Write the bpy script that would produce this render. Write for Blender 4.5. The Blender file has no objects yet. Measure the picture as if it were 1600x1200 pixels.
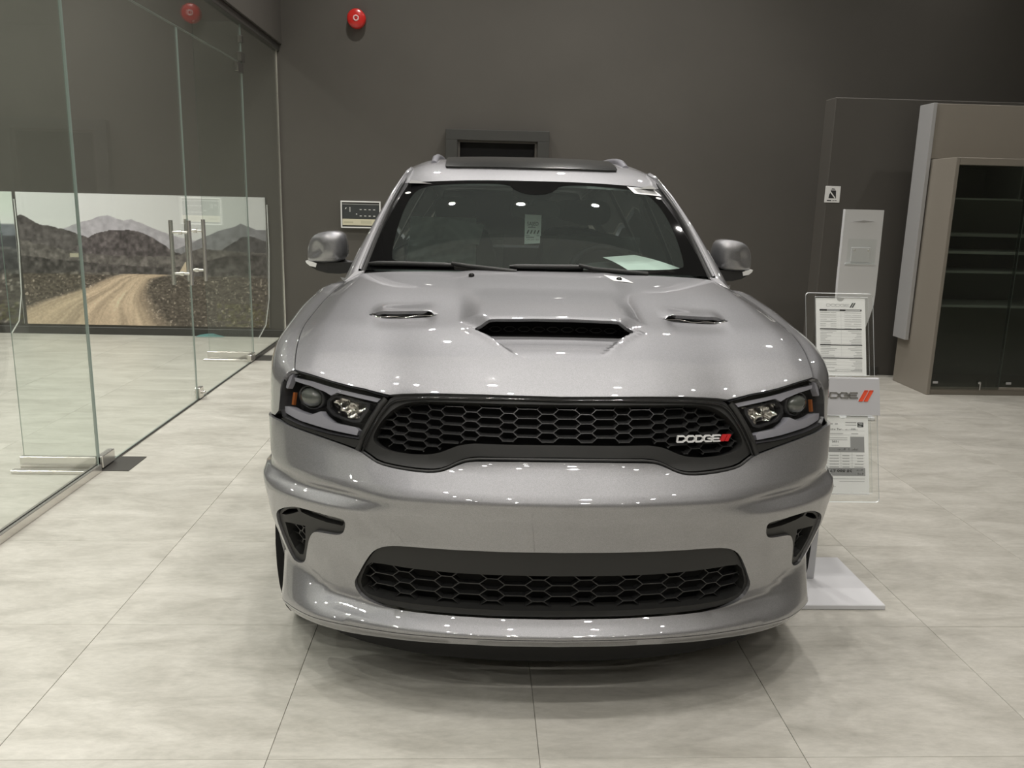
import bpy, math, random
import numpy as np
from mathutils import Vector, Matrix
from mathutils.geometry import delaunay_2d_cdt
random.seed(7); np.random.seed(7)
SC = bpy.context.scene
COL = SC.collection

# ---------------------------------------------------------------- camera, world, lights, exposure
cam_d = bpy.data.cameras.new('camera'); cam = bpy.data.objects.new('camera', cam_d); COL.objects.link(cam)
cam_d.sensor_width = 36.0; cam_d.lens = 36.0 * 1321.75 / 1600.0; cam_d.clip_start = 0.05
_p, _r, _y = 0.214383695, -0.0237248926, -0.0425589622
_yaw = np.array([[math.cos(_y), -math.sin(_y), 0], [math.sin(_y), math.cos(_y), 0], [0, 0, 1]])
_fw = np.array([0, math.cos(_p), -math.sin(_p)]); _rt = np.array([1., 0, 0]); _dn = np.cross(_fw, _rt)
_R = np.stack([math.cos(_r)*_rt + math.sin(_r)*_dn, -math.sin(_r)*_rt + math.cos(_r)*_dn, _fw]) @ _yaw.T
cam.matrix_world = Matrix(((_R[0][0], -_R[1][0], -_R[2][0], 0), (_R[0][1], -_R[1][1], -_R[2][1], 0), (_R[0][2], -_R[1][2], -_R[2][2], 1.618), (0, 0, 0, 1)))
SC.camera = cam
W = bpy.data.worlds.new('world'); SC.world = W; W.use_nodes = True
W.node_tree.nodes['Background'].inputs[0].default_value = (.5, .5, .5, 1)
W.node_tree.nodes['Background'].inputs[1].default_value = 0.02
SC.view_settings.view_transform = 'Standard'; SC.view_settings.look = 'None'
SC.view_settings.gamma = 1.0; SC.view_settings.use_curve_mapping = False
SC.view_settings.exposure = 0.15
LAMP_W = 12.0; LAMP_COL = (1.0, .965, .92); CEIL_Z = 4.9
LAMP_DARK = 27.0; LAMP_LEFT = 26.0

# ---------------------------------------------------------------- helpers
def tag(o, label=None, cat=None, group=None, kind=None):
    if label: o['label'] = label
    if cat: o['category'] = cat
    if group: o['group'] = group
    if kind: o['kind'] = kind
    return o
def thing(name, label, cat, loc=(0, 0, 0), rz=0, group=None):
    o = bpy.data.objects.new(name, None); COL.objects.link(o); o.empty_display_size = .1
    o.location = loc; o.rotation_euler = (0, 0, rz)
    return tag(o, label, cat, group)
def link(name, me, parent=None, loc=None, rot=None):
    o = bpy.data.objects.new(name, me); COL.objects.link(o)
    if parent: o.parent = parent
    if loc is not None: o.location = loc
    if rot is not None: o.rotation_euler = rot
    return o
class MB:
    """collects vertices and faces (with material slots), builds ONE mesh object"""
    def __init__(s): s.v = []; s.f = []; s.m = []; s.sm = []
    def add(s, vs, fs, mi=0, smooth=False):
        b = len(s.v); s.v += [tuple(map(float, q)) for q in vs]
        s.f += [tuple(b+i for i in f) for f in fs]; s.m += [mi]*len(fs); s.sm += [smooth]*len(fs); return s
    def box(s, a, b, mi=0):
        x0, y0, z0 = a; x1, y1, z1 = b
        return s.add([(x0,y0,z0),(x1,y0,z0),(x1,y1,z0),(x0,y1,z0),(x0,y0,z1),(x1,y0,z1),(x1,y1,z1),(x0,y1,z1)],
                     [(3,2,1,0),(4,5,6,7),(0,1,5,4),(1,2,6,5),(2,3,7,6),(3,0,4,7)], mi)
    def rbox(s, a, b, r=.004, mi=0):
        """box with chamfered edges"""
        x0, y0, z0 = a; x1, y1, z1 = b; r = min(r, (x1-x0)/2.01, (y1-y0)/2.01, (z1-z0)/2.01)
        vs = []; idx = {}
        for i, x in enumerate((x0, x1)):
            for j, y in enumerate((y0, y1)):
                for k, z in enumerate((z0, z1)):
                    sx, sy, sz = (1, -1)[i], (1, -1)[j], (1, -1)[k]
                    idx[i,j,k] = len(vs); vs += [(x, y+sy*r, z+sz*r), (x+sx*r, y, z+sz*r), (x+sx*r, y+sy*r, z)]
        F = []
        for i in (0, 1): F.append([idx[i,0,0], idx[i,1,0], idx[i,1,1], idx[i,0,1]][::(-1, 1)[i]])
        for j in (0, 1): F.append([idx[0,j,0]+1, idx[1,j,0]+1, idx[1,j,1]+1, idx[0,j,1]+1][::(1, -1)[j]])
        for k in (0, 1): F.append([idx[0,0,k]+2, idx[1,0,k]+2, idx[1,1,k]+2, idx[0,1,k]+2][::(-1, 1)[k]])
        c = Vector(((x0+x1)/2, (y0+y1)/2, (z0+z1)/2))
        def q(f):
            p = [Vector(vs[t]) for t in f]; n = (p[1]-p[0]).cross(p[2]-p[0]); m = sum(p, Vector())/len(p)
            F.append(f if n.dot(m-c) > 0 else f[::-1])
        for j in (0, 1):
            for k in (0, 1): q([idx[0,j,k]+1, idx[1,j,k]+1, idx[1,j,k]+2, idx[0,j,k]+2])
        for i in (0, 1):
            for k in (0, 1): q([idx[i,0,k], idx[i,1,k], idx[i,1,k]+2, idx[i,0,k]+2])
        for i in (0, 1):
            for j in (0, 1): q([idx[i,j,0], idx[i,j,1], idx[i,j,1]+1, idx[i,j,0]+1])
        for t in idx.values(): q([t, t+1, t+2])
        return s.add(vs, F, mi)
    def tube(s, pts, r, n=10, mi=0, cap=True, smooth=True):
        pts = [Vector(p) for p in pts]; rs = r if isinstance(r, (list, tuple)) else [r]*len(pts)
        vs = []; up = None
        for i, p in enumerate(pts):
            t = (pts[min(i+1, len(pts)-1)]-pts[max(i-1, 0)]).normalized()
            if up is None: up = Vector((0, 0, 1)) if abs(t.z) < .9 else Vector((1, 0, 0))
            a = t.cross(up).normalized(); b = a.cross(t).normalized(); up = b
            for k in range(n):
                an = 2*math.pi*k/n; vs.append(p+(a*math.cos(an)+b*math.sin(an))*rs[i])
        fs = [(i*n+k, i*n+(k+1) % n, (i+1)*n+(k+1) % n, (i+1)*n+k) for i in range(len(pts)-1) for k in range(n)]
        s.add(vs, fs, mi, smooth)
        if cap: s.add(vs[:n], [tuple(range(n))[::-1]], mi); s.add(vs[-n:], [tuple(range(n))], mi)
        return s
    def lathe(s, prof, n=32, mi=0, axis='z', c=(0, 0, 0), smooth=True):
        vs = []
        for r, h in prof:
            for k in range(n):
                a = 2*math.pi*k/n; x, y = r*math.cos(a), r*math.sin(a)
                vs.append((c[0]+x, c[1]+y, c[2]+h) if axis == 'z' else (c[0]+x, c[1]+h, c[2]+y) if axis == 'y' else (c[0]+h, c[1]+x, c[2]+y))
        fs = [(i*n+k, i*n+(k+1) % n, (i+1)*n+(k+1) % n, (i+1)*n+k) for i in range(len(prof)-1) for k in range(n)]
        return s.add(vs, fs, mi, smooth)
    def prism(s, poly, h0, h1, fn=None, mi=0):
        """extrude a simple 2D polygon; fn maps (x, y, h) to 3D"""
        fn = fn or (lambda x, y, h: (x, y, h)); n = len(poly)
        tri = delaunay_2d_cdt([Vector(p) for p in poly], [(i, (i+1) % n) for i in range(n)], [], 1, 1e-6)
        P = [tuple(v) for v in tri[0]]
        s.add([fn(x, y, h1) for x, y in P], tri[2], mi); s.add([fn(x, y, h0) for x, y in P], [tuple(f)[::-1] for f in tri[2]], mi)
        vs = [fn(x, y, h0) for x, y in poly]+[fn(x, y, h1) for x, y in poly]
        return s.add(vs, [(i, (i+1) % n, n+(i+1) % n, n+i) for i in range(n)], mi)
    def build(s, name, mats, parent=None, loc=None, rot=None, fix=False):
        me = bpy.data.meshes.new(name); me.from_pydata(s.v, [], s.f)
        mats = mats if isinstance(mats, (list, tuple)) else [mats]
        for m in mats: me.materials.append(m)
        me.polygons.foreach_set('material_index', s.m); me.polygons.foreach_set('use_smooth', s.sm)
        if fix:
            import bmesh
            bm = bmesh.new(); bm.from_mesh(me); bmesh.ops.remove_doubles(bm, verts=bm.verts, dist=1e-5); bmesh.ops.recalc_face_normals(bm, faces=bm.faces); bm.to_mesh(me); bm.free()
        me.update()
        return link(name, me, parent, loc, rot)
def inpoly(P, poly):
    P = np.asarray(P); x, y = P[:, 0], P[:, 1]; c = np.zeros(len(P), bool); poly = np.asarray(poly)
    x1, y1 = poly[-1]
    for x2, y2 in poly:
        k = ((y1 > y) != (y2 > y)); 
        if y1 != y2: c ^= k & (x < (x2-x1)*(y-y1)/(y2-y1)+x1)
        x1, y1 = x2, y2
    return c
def segdist(P, poly):
    P = np.asarray(P, float); d = np.full(len(P), 1e9); poly = np.asarray(poly, float)
    for a, b in zip(poly, np.roll(poly, -1, 0)):
        ab = b-a; t = np.clip(((P-a)@ab)/max(ab@ab, 1e-12), 0, 1); d = np.minimum(d, np.hypot(*(P-a-t[:, None]*ab).T))
    return d
def dens(poly, step, closed=True):
    o = []; n = len(poly)
    for i in range(n if closed else n-1):
        a = np.array(poly[i], float); b = np.array(poly[(i+1) % n], float); k = max(1, int(math.ceil(np.hypot(*(b-a))/step)))
        o += [tuple(a+(b-a)*t/k) for t in range(k)]
    if not closed: o.append(tuple(poly[-1]))
    return o
def smooth_poly(poly, it=2, closed=True):
    """Chaikin corner rounding"""
    for _ in range(it):
        o = []; n = len(poly); rng = range(n) if closed else range(n-1)
        if not closed: o.append(poly[0])
        for i in rng:
            a, b = np.array(poly[i]), np.array(poly[(i+1) % n]); o += [tuple(.75*a+.25*b), tuple(.25*a+.75*b)]
        if not closed: o.append(poly[-1])
        poly = o
    return poly
def panel(name, fn, outer, holes, step, mat, parent=None, flange=.01, off=0., flip=False, eps=.006, bstep=None, interior=True):
    """curved sheet: 2D outline with holes lifted by fn(p, r, off) -> (n, 3), analytic smooth normals, edges turned in by flange"""
    loops = [dens(outer, bstep or step)]+[dens(h, bstep or step) for h in holes]
    pts = []; edges = []
    for L in loops:
        b = len(pts); pts += L; edges += [(b+i, b+(i+1) % len(L)) for i in range(len(L))]
    O = np.array(outer)
    if interior:
        gx, gy = np.meshgrid(np.arange(O[:, 0].min()+step*.5, O[:, 0].max(), step), np.arange(O[:, 1].min()+step*.5, O[:, 1].max(), step))
        G = np.stack([gx.ravel(), gy.ravel()], 1); keep = inpoly(G, outer) & (segdist(G, outer) > step*.45)
        for h in holes: keep &= ~inpoly(G, h) & (segdist(G, h) > step*.45)
        pts += [tuple(g) for g in G[keep]]
    r = delaunay_2d_cdt([Vector(p) for p in pts], edges, [], 0, 1e-7)
    P = np.array([tuple(v) for v in r[0]]); T = np.array([tuple(f) for f in r[2]]); c = P[T].mean(1)
    k = inpoly(c, outer)
    for h in holes: k &= ~inpoly(c, h)
    T = T[k]
    A = P[T[:, 1]]-P[T[:, 0]]; B = P[T[:, 2]]-P[T[:, 0]]; T[A[:, 0]*B[:, 1]-A[:, 1]*B[:, 0] < 0] = T[A[:, 0]*B[:, 1]-A[:, 1]*B[:, 0] < 0][:, ::-1]
    V = fn(P[:, 0], P[:, 1], off)
    def nrm(Q):
        a = fn(Q[:, 0]+eps, Q[:, 1], off)-fn(Q[:, 0]-eps, Q[:, 1], off); b = fn(Q[:, 0], Q[:, 1]+eps, off)-fn(Q[:, 0], Q[:, 1]-eps, off)
        n = np.cross(a, b); return n/np.maximum(np.linalg.norm(n, axis=1), 1e-12)[:, None]*(-1 if flip else 1)
    N = nrm(P)
    if flip: T = T[:, ::-1]
    vs = [tuple(v) for v in V]; fs = [tuple(int(i) for i in t) for t in T]; ln = [tuple(N[i]) for t in T for i in t]
    if flange:
        for li, L in enumerate(loops):
            Q = np.array(L); n = len(Q); a = fn(Q[:, 0], Q[:, 1], off); nn = nrm(Q); b = a-nn*flange
            area = .5*np.sum(Q[:, 0]*np.roll(Q[:, 1], -1)-np.roll(Q[:, 0], -1)*Q[:, 1])
            rev = (area > 0) == (li == 0)
            if flip: rev = not rev
            base = len(vs); vs += [tuple(x) for x in a]+[tuple(x) for x in b]
            for i in range(n):
                j = (i+1) % n; f = (base+i, base+j, base+n+j, base+n+i); f = f[::-1] if rev else f
                p = [np.array(vs[t]) for t in f]; m = np.cross(p[1]-p[0], p[2]-p[0]); m = m/max(np.linalg.norm(m), 1e-12)
                fs.append(f); ln += [tuple(m)]*4
    me = bpy.data.meshes.new(name); me.from_pydata(vs, [], fs); me.materials.append(mat)
    me.polygons.foreach_set('use_smooth', [True]*len(fs)); me.update()
    me.normals_split_custom_set(ln)
    return link(name, me, parent)
def wall(name, fn, poly, o0, o1, mat, parent=None, step=.012):
    P = np.array(dens(poly, step)); n = len(P); A = fn(P[:, 0], P[:, 1], o0); B = fn(P[:, 0], P[:, 1], o1)
    m = MB(); m.add(list(A)+list(B), [(i, (i+1) % n, n+(i+1) % n, n+i) for i in range(n)], 0, False); return m.build(name, mat, parent)
def mir(half):
    """half outline with p >= 0 from top centre round to bottom centre -> closed symmetric outline"""
    return [tuple(p) for p in half]+[(-p, r) for p, r in half[::-1]]
def flipx(poly): return [(-p, r) for p, r in poly[::-1]]
def text_mesh(name, body, size, mat, parent=None, loc=(0, 0, 0), rot=(0, 0, 0), depth=.0004, xs=1., align='CENTER', shear=0.):
    cu = bpy.data.curves.new(name, 'FONT'); cu.body = body; cu.size = size; cu.extrude = depth; cu.align_x = align; cu.align_y = 'CENTER'; cu.resolution_u = 3; cu.shear = shear
    t = bpy.data.objects.new(name+'_tmp', cu); COL.objects.link(t)
    dg = bpy.context.evaluated_depsgraph_get(); me = bpy.data.meshes.new_from_object(t.evaluated_get(dg))
    bpy.data.objects.remove(t); bpy.data.curves.remove(cu)
    me.materials.clear(); me.materials.append(mat); me.name = name
    me.transform(Matrix.Diagonal((xs, 1, 1, 1)))
    return link(name, me, parent, loc, rot)

def wordmark(name, parent, fn, x0, x1, h, mat, stroke=.22, word='DODGE'):
    """wide squared capitals drawn as bars; fn(x, y, depth) -> 3D"""
    G = {'D': [[(0, 0), (0, 1), (.72, 1), (1, .72), (1, .28), (.72, 0), (0, 0)]], 'O': [[(.2, 0), (0, .25), (0, .75), (.2, 1), (.8, 1), (1, .75), (1, .25), (.8, 0), (.2, 0)]],
         'G': [[(1, .8), (.8, 1), (.2, 1), (0, .75), (0, .25), (.2, 0), (1, 0), (1, .5), (.55, .5)]], 'E': [[(1, 0), (.12, 0), (0, .2), (0, .8), (.12, 1), (1, 1)], [(0, .5), (.85, .5)]]}
    n = len(word); pitch = (x1-x0)/n; w = pitch*.84; m = MB()
    for i, ch in enumerate(word):
        for L in G[ch]:
            for a, b in zip(L, L[1:]):
                ax, ay, bx, by = x0+i*pitch+a[0]*w, a[1]*h, x0+i*pitch+b[0]*w, b[1]*h
                l = math.hypot(bx-ax, by-ay); tx, ty = (bx-ax)/l, (by-ay)/l; e = stroke*h/2
                p = [(ax-tx*e*.6-ty*e, ay-ty*e*.6+tx*e), (ax-tx*e*.6+ty*e, ay-ty*e*.6-tx*e), (bx+tx*e*.6+ty*e, by+ty*e*.6-tx*e), (bx+tx*e*.6-ty*e, by+ty*e*.6+tx*e)]
                m.add([fn(x, y, 0) for x, y in p]+[fn(x, y, 1) for x, y in p], [(0, 1, 2, 3), (0, 4, 5, 1), (1, 5, 6, 2), (2, 6, 7, 3), (3, 7, 4, 0)])
    return m.build(name, mat, parent)
def slashes(name, parent, fn, x, h, w, lean, mat, gap):
    m = MB()
    for k in range(2):
        a = x+k*(w+gap); p = [(a, 0), (a+w, 0), (a+w+lean, h), (a+lean, h)]
        m.add([fn(*c, 0) for c in p]+[fn(*c, 1) for c in p], [(0, 1, 2, 3), (0, 4, 5, 1), (1, 5, 6, 2), (2, 6, 7, 3), (3, 7, 4, 0)])
    return m.build(name, mat, parent)
# ---------------------------------------------------------------- materials
def nmat(name):
    m = bpy.data.materials.new(name); m.use_nodes = True; return m, m.node_tree.nodes, m.node_tree.links, m.node_tree.nodes['Principled BSDF']
def pm(name, col, rough=.5, metal=0., spec=.5, coat=0., bump=0., bscale=200., var=0., vscale=4., emit=None, es=0.):
    m, N, L, b = nmat(name)
    b.inputs['Base Color'].default_value = (*col, 1); b.inputs['Roughness'].default_value = rough; b.inputs['Metallic'].default_value = metal
    b.inputs['Specular IOR Level'].default_value = spec; b.inputs['Coat Weight'].default_value = coat; b.inputs['Coat Roughness'].default_value = .03
    if emit: b.inputs['Emission Color'].default_value = (*emit, 1); b.inputs['Emission Strength'].default_value = es
    if bump or var:
        tc = N.new('ShaderNodeTexCoord'); nz = N.new('ShaderNodeTexNoise'); nz.inputs['Scale'].default_value = bscale if bump else vscale; nz.inputs['Detail'].default_value = 4
        L.new(tc.outputs['Object'], nz.inputs['Vector'])
        if bump:
            bp = N.new('ShaderNodeBump'); bp.inputs['Strength'].default_value = bump; bp.inputs['Distance'].default_value = .002
            L.new(nz.outputs['Fac'], bp.inputs['Height']); L.new(bp.outputs['Normal'], b.inputs['Normal'])
        if var:
            n2 = N.new('ShaderNodeTexNoise'); n2.inputs['Scale'].default_value = vscale; n2.inputs['Detail'].default_value = 6
            L.new(tc.outputs['Object'], n2.inputs['Vector'])
            rp = N.new('ShaderNodeValToRGB'); rp.color_ramp.elements[0].position = .3; rp.color_ramp.elements[1].position = .7
            rp.color_ramp.elements[0].color = (*[c*(1-var) for c in col], 1); rp.color_ramp.elements[1].color = (*[min(1, c*(1+var)) for c in col], 1)
            L.new(n2.outputs['Fac'], rp.inputs['Fac']); L.new(rp.outputs['Color'], b.inputs['Base Color'])
    return m
def glassm(name, tint, ior=1.45, rough=0., scale=1.0, haze=0.):
    """thin clear pane: Fresnel mix of tinted see-through and mirror"""
    m, N, L, b = nmat(name); N.remove(b); out = N['Material Output']
    tr = N.new('ShaderNodeBsdfTransparent'); tr.inputs[0].default_value = (*tint, 1)
    gl = N.new('ShaderNodeBsdfGlossy'); gl.inputs['Roughness'].default_value = rough; gl.inputs['Color'].default_value = (1, 1, 1, 1)
    fr = N.new('ShaderNodeFresnel'); ge = N.new('ShaderNodeNewGeometry'); mi = N.new('ShaderNodeMix'); mi.data_type = 'FLOAT'
    mi.inputs['A'].default_value = ior; mi.inputs['B'].default_value = 1/ior; L.new(ge.outputs['Backfacing'], mi.inputs['Factor']); L.new(mi.outputs['Result'], fr.inputs['IOR'])
    mx = N.new('ShaderNodeMixShader'); 
    if scale != 1.0:
        mt = N.new('ShaderNodeMath'); mt.operation = 'MULTIPLY'; mt.inputs[1].default_value = scale; L.new(fr.outputs[0], mt.inputs[0]); L.new(mt.outputs[0], mx.inputs[0])
    else: L.new(fr.outputs[0], mx.inputs[0])
    if haze:      # pale diffuse veil mixed into the see-through part
        df = N.new('ShaderNodeBsdfDiffuse'); df.inputs[0].default_value = (.75, .85, .80, 1); m2 = N.new('ShaderNodeMixShader'); m2.inputs[0].default_value = haze
        L.new(tr.outputs[0], m2.inputs[1]); L.new(df.outputs[0], m2.inputs[2]); tr = m2
    L.new(tr.outputs[0], mx.inputs[1]); L.new(gl.outputs[0], mx.inputs[2]); L.new(mx.outputs[0], out.inputs[0])
    return m
def paintm():
    m, N, L, b = nmat('silver_paint')
    b.inputs['Metallic'].default_value = .75; b.inputs['Roughness'].default_value = .5; b.inputs['Coat Weight'].default_value = 1.; b.inputs['Coat Roughness'].default_value = .02; b.inputs['Coat IOR'].default_value = 2.05
    tc = N.new('ShaderNodeTexCoord'); v = N.new('ShaderNodeTexVoronoi'); v.inputs['Scale'].default_value = 900
    L.new(tc.outputs['Object'], v.inputs['Vector'])
    rp = N.new('ShaderNodeValToRGB'); rp.color_ramp.elements[0].color = (.235, .235, .246, 1); rp.color_ramp.elements[1].color = (.33, .33, .343, 1)
    sp = N.new('ShaderNodeSeparateColor'); L.new(v.outputs['Color'], sp.inputs[0]); L.new(sp.outputs[0], rp.inputs['Fac']); L.new(rp.outputs['Color'], b.inputs['Base Color'])
    return m
M = {}
M['paint'] = paintm()
M['matte_black'] = pm('matte_black_plastic', (.022, .022, .021), .5, bump=.15, bscale=900)
M['soft_black'] = pm('soft_black_plastic', (.026, .026, .025), .45, spec=.35)
M['badge'] = pm('badge_silver', (.80, .80, .79), .3, metal=.35)
M['gloss_black'] = pm('gloss_black_plastic', (.008, .008, .009), .12, coat=.6)
M['grille_black'] = pm('grille_black', (.030, .030, .030), .25)
M['void'] = pm('void_black', (.004, .004, .004), .9)
M['chrome'] = pm('chrome', (.78, .78, .78), .08, metal=1.)
M['steel'] = pm('brushed_steel', (.72, .70, .66), .22, metal=.85, bump=.05, bscale=300)
M['fog_silver'] = pm('fog_silver', (.34, .34, .33), .45)
M['lamp_grey'] = pm('headlamp_grey', (.34, .34, .38), .3, coat=.5)
M['lamp_dark'] = pm('headlamp_dark', (.03, .03, .033), .25)
M['reflector'] = pm('reflector', (.75, .73, .70), .12, metal=1., bump=.9, bscale=90)
M['amber'] = pm('amber_reflector', (.30, .09, .02), .35)
M['lens_clear'] = glassm('clear_lens', (.93, .93, .93), 1.4)
M['projector'] = pm('projector_glass', (.10, .11, .10), .05, spec=.9, coat=1.)
M['windshield'] = glassm('windshield_glass', (.70, .80, .755), 1.45, haze=.036)
M['side_glass'] = glassm('tinted_side_glass', (.12, .13, .13), 1.5)
M['frit'] = pm('black_ceramic_border', (.008, .008, .008), .04, spec=.35)
M['rubber'] = pm('tyre_rubber', (.016, .016, .016), .7, bump=.4, bscale=120)
M['alloy'] = pm('dark_alloy', (.05, .05, .052), .3, metal=.8)
M['red'] = pm('badge_red', (.42, .018, .02), .3)
M['orange_red'] = pm('sign_red', (.72, .09, .035), .4)
M['seat'] = pm('dark_seat_leather', (.06, .062, .062), .5, bump=.3, bscale=60)
M['film'] = None
M['dash'] = pm('dash_vinyl', (.05, .055, .053), .6, bump=.3, bscale=300)
M['headliner'] = pm('headliner', (.25, .25, .24), .9)
M['paper'] = pm('white_paper', (.91, .91, .90), .7)
M['mint_paper'] = pm('paper_sheet', (.88, .9, .88), .75)
M['ink'] = pm('black_ink', (.03, .03, .03), .7)
M['grey_ink'] = pm('grey_ink', (.33, .33, .33), .7)
M['faint_ink'] = pm('faint_ink', (.5, .5, .5), .7)
# ---------------------------------------------------------------- the room
def floorm():
    m, N, L, b = nmat('porcelain_tile')
    tc = N.new('ShaderNodeTexCoord'); oi = N.new('ShaderNodeObjectInfo'); mp = N.new('ShaderNodeMapping'); mp.inputs['Scale'].default_value = (1.0, 2.6, 1)
    ad = N.new('ShaderNodeVectorMath'); ad.operation = 'SCALE'; cb = N.new('ShaderNodeCombineXYZ')
    mu = N.new('ShaderNodeMath'); mu.operation = 'MULTIPLY'; mu.inputs[1].default_value = 37.0; L.new(oi.outputs['Random'], mu.inputs[0])
    for i in range(3): L.new(mu.outputs[0], cb.inputs[i])
    av = N.new('ShaderNodeVectorMath'); av.operation = 'ADD'; L.new(tc.outputs['Object'], mp.inputs['Vector']); L.new(mp.outputs[0], av.inputs[0]); L.new(cb.outputs[0], av.inputs[1])
    n1 = N.new('ShaderNodeTexNoise'); n1.inputs['Scale'].default_value = 2.2; n1.inputs['Detail'].default_value = 9; n1.inputs['Roughness'].default_value = .68; n1.inputs['Distortion'].default_value = .5
    n2 = N.new('ShaderNodeTexNoise'); n2.inputs['Scale'].default_value = 22; n2.inputs['Detail'].default_value = 6; n2.inputs['Roughness'].default_value = .7
    L.new(av.outputs[0], n1.inputs['Vector']); L.new(av.outputs[0], n2.inputs['Vector'])
    r1 = N.new('ShaderNodeValToRGB'); e = r1.color_ramp.elements; e[0].position = .30; e[0].color = (.365, .349, .307, 1); e[1].position = .72; e[1].color = (.575, .555, .505, 1)
    x = r1.color_ramp.elements.new(.52); x.color = (.48, .463, .415, 1)
    r2 = N.new('ShaderNodeValToRGB'); r2.color_ramp.elements[0].position = .35; r2.color_ramp.elements[0].color = (.90, .90, .90, 1); r2.color_ramp.elements[1].position = .7; r2.color_ramp.elements[1].color = (1.05, 1.05, 1.05, 1)
    L.new(n1.outputs['Fac'], r1.inputs['Fac']); L.new(n2.outputs['Fac'], r2.inputs['Fac'])
    mx = N.new('ShaderNodeMix'); mx.data_type = 'RGBA'; mx.blend_type = 'MULTIPLY'; mx.inputs['Factor'].default_value = 1
    L.new(r1.outputs[0], mx.inputs['A']); L.new(r2.outputs[0], mx.inputs['B']); L.new(mx.outputs['Result'], b.inputs['Base Color'])
    b.inputs['Roughness'].default_value = .38; b.inputs['Specular IOR Level'].default_value = .38
    return m
M['tile'] = floorm()
M['grout'] = pm('grout', (.24, .23, .205), .9)
M['wall'] = pm('taupe_wall', (.098, .091, .080), .62, spec=.3, var=.05, vscale=1.2, )
M['pier'] = pm('taupe_pier', (.085, .079, .070), .6, spec=.3)
M['base'] = pm('baseboard', (.05, .048, .043), .45)
M['white'] = pm('ceiling_white', (.80, .79, .77), .9)
M['dark_ceiling'] = pm('ceiling_dark', (.10, .10, .095), .9)
M['pane'] = glassm('partition_glass', (.945, .968, .952), 1.45)
M['pane_edge'] = pm('glass_edge', (.26, .32, .29), .2, spec=.5, coat=.3)
M['beige'] = pm('beige_laminate', (.258, .234, .198), .42)
M['silver_lam'] = pm('silver_laminate', (.50, .50, .50), .42, metal=.35, bump=.04, bscale=500)
M['smoke'] = glassm('smoked_cabinet_glass', (.60, .63, .60), 1.45)
M['stand_grey'] = pm('stand_grey', (.47, .47, .485), .45)
M['stand_grey_lit'] = pm('stand_grey_lit', (.66, .66, .68), .45)  # lighter copy of the stand grey: light on the upward face put into colour
M['totem'] = pm('totem_grey', (.80, .81, .82), .18, coat=.6)
M['acrylic'] = glassm('clear_acrylic', (.982, .988, .984), 1.4)
M['acrylic_edge'] = pm('acrylic_edge', (.75, .78, .78), .25, coat=.5)
M['alarm_red'] = pm('alarm_red', (.62, .025, .02), .28, coat=.4)
M['cream'] = pm('cream_plastic', (.66, .62, .46), .5)
M['panel_dark'] = pm('panel_dark', (.05, .055, .055), .35)
M['white_plastic'] = pm('white_plastic', (.82, .82, .80), .45)
M['dark_steel'] = pm('dark_steel', (.20, .195, .18), .25, metal=.8)
M['sign_metal'] = pm('sign_metal', (.36, .35, .33), .3, metal=.4)
M['niche'] = pm('niche_frame', (.052, .052, .048), .45)
YB = 9.78; GX = -2.216
def st(name, mb, mat, parent=None, **k):
    o = mb.build(name, mat, parent, **k)
    if parent is None: o['kind'] = 'structure'
    return o
fl = st('floor', MB().box((-9.5, -7.5, -.12), (8.5, YB+.2, -.006)), M['grout'])
# tiles in view are parts of the floor; the slab behind the camera carries the same tile finish as one sheet
m = MB(); T = .8; g = .0008; bv = .0010
m.add([(0+g, g, -.006), (T-g, g, -.006), (T-g, T-g, -.006), (g, T-g, -.006), (g, g, -bv), (T-g, g, -bv), (T-g, T-g, -bv), (g, T-g, -bv), (g+bv, g+bv, 0), (T-g-bv, g+bv, 0), (T-g-bv, T-g-bv, 0), (g+bv, T-g-bv, 0)],
      [(0, 1, 5, 4), (1, 2, 6, 5), (2, 3, 7, 6), (3, 0, 4, 7), (4, 5, 9, 8), (5, 6, 10, 9), (6, 7, 11, 10), (7, 4, 8, 11), (8, 9, 10, 11)])
t0 = m.build('tile', M['tile'], fl); tm = t0.data; first = True
X0 = -.5981483; Y0T = 3.01217
for i in range(-8, 8):
    for j in range(-3, 9):
        x, y = X0+i*T, Y0T+j*T
        if y+T*.5 < 1.2: continue
        if x+T < -6.6 or (x > 5.8): continue
        if first: o = t0; first = False
        else: o = link('tile', tm, fl)
        o.location = (x, y, random.uniform(0, .0003))
def slab(nm, a, b):
    o = MB().box((*a, -.006), (*b, -.0006)).build(nm, M['tile'], fl); return o
slab('rear_floor', (-9.5, -7.5), (8.5, Y0T-2*T)); slab('side_floor', (-9.5, Y0T-2*T), (X0-7*T-.8, YB)); slab('side_floor', (X0+8*T, Y0T-2*T), (8.5, YB))
st('wall_back', MB().box((-9.5, YB, 0), (8.5, YB+.2, 5.6)), M['wall'])
st('wall_left', MB().box((-9.7, -7.5, 0), (-9.5, YB+.2, 5.6)), M['wall'])
st('wall_right', MB().box((8.5, -7.5, 0), (8.7, YB+.2, 5.6)), pm('side_wall', (.50, .49, .46), .7))
st('wall_front', MB().box((-9.7, -7.7, 0), (8.7, -7.5, 5.6)), pm('front_wall', (.66, .65, .62), .7))
st('ceiling', MB().box((-9.7, -7.7, 5.4), (8.7, YB+.2, 5.6)), M['dark_ceiling'])
st('trim_1', MB().box((-2.1, -7.5, CEIL_Z), (8.5, 4.6, 5.4)), M['white'])       # dropped white ceiling panel over the cars
st('trim_2', MB().box((-9.5, -7.5, 4.6), (GX-.1, YB, 5.4)), M['white'])
st('wall_bulkhead', MB().box((GX-.06, -7.5, 3.20), (GX+.06, YB, 5.4)), M['wall'])
st('baseboard_back', MB().rbox((-9.4, YB-.016, 0), (3.28, YB, .085), .004), M['base'])
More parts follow.
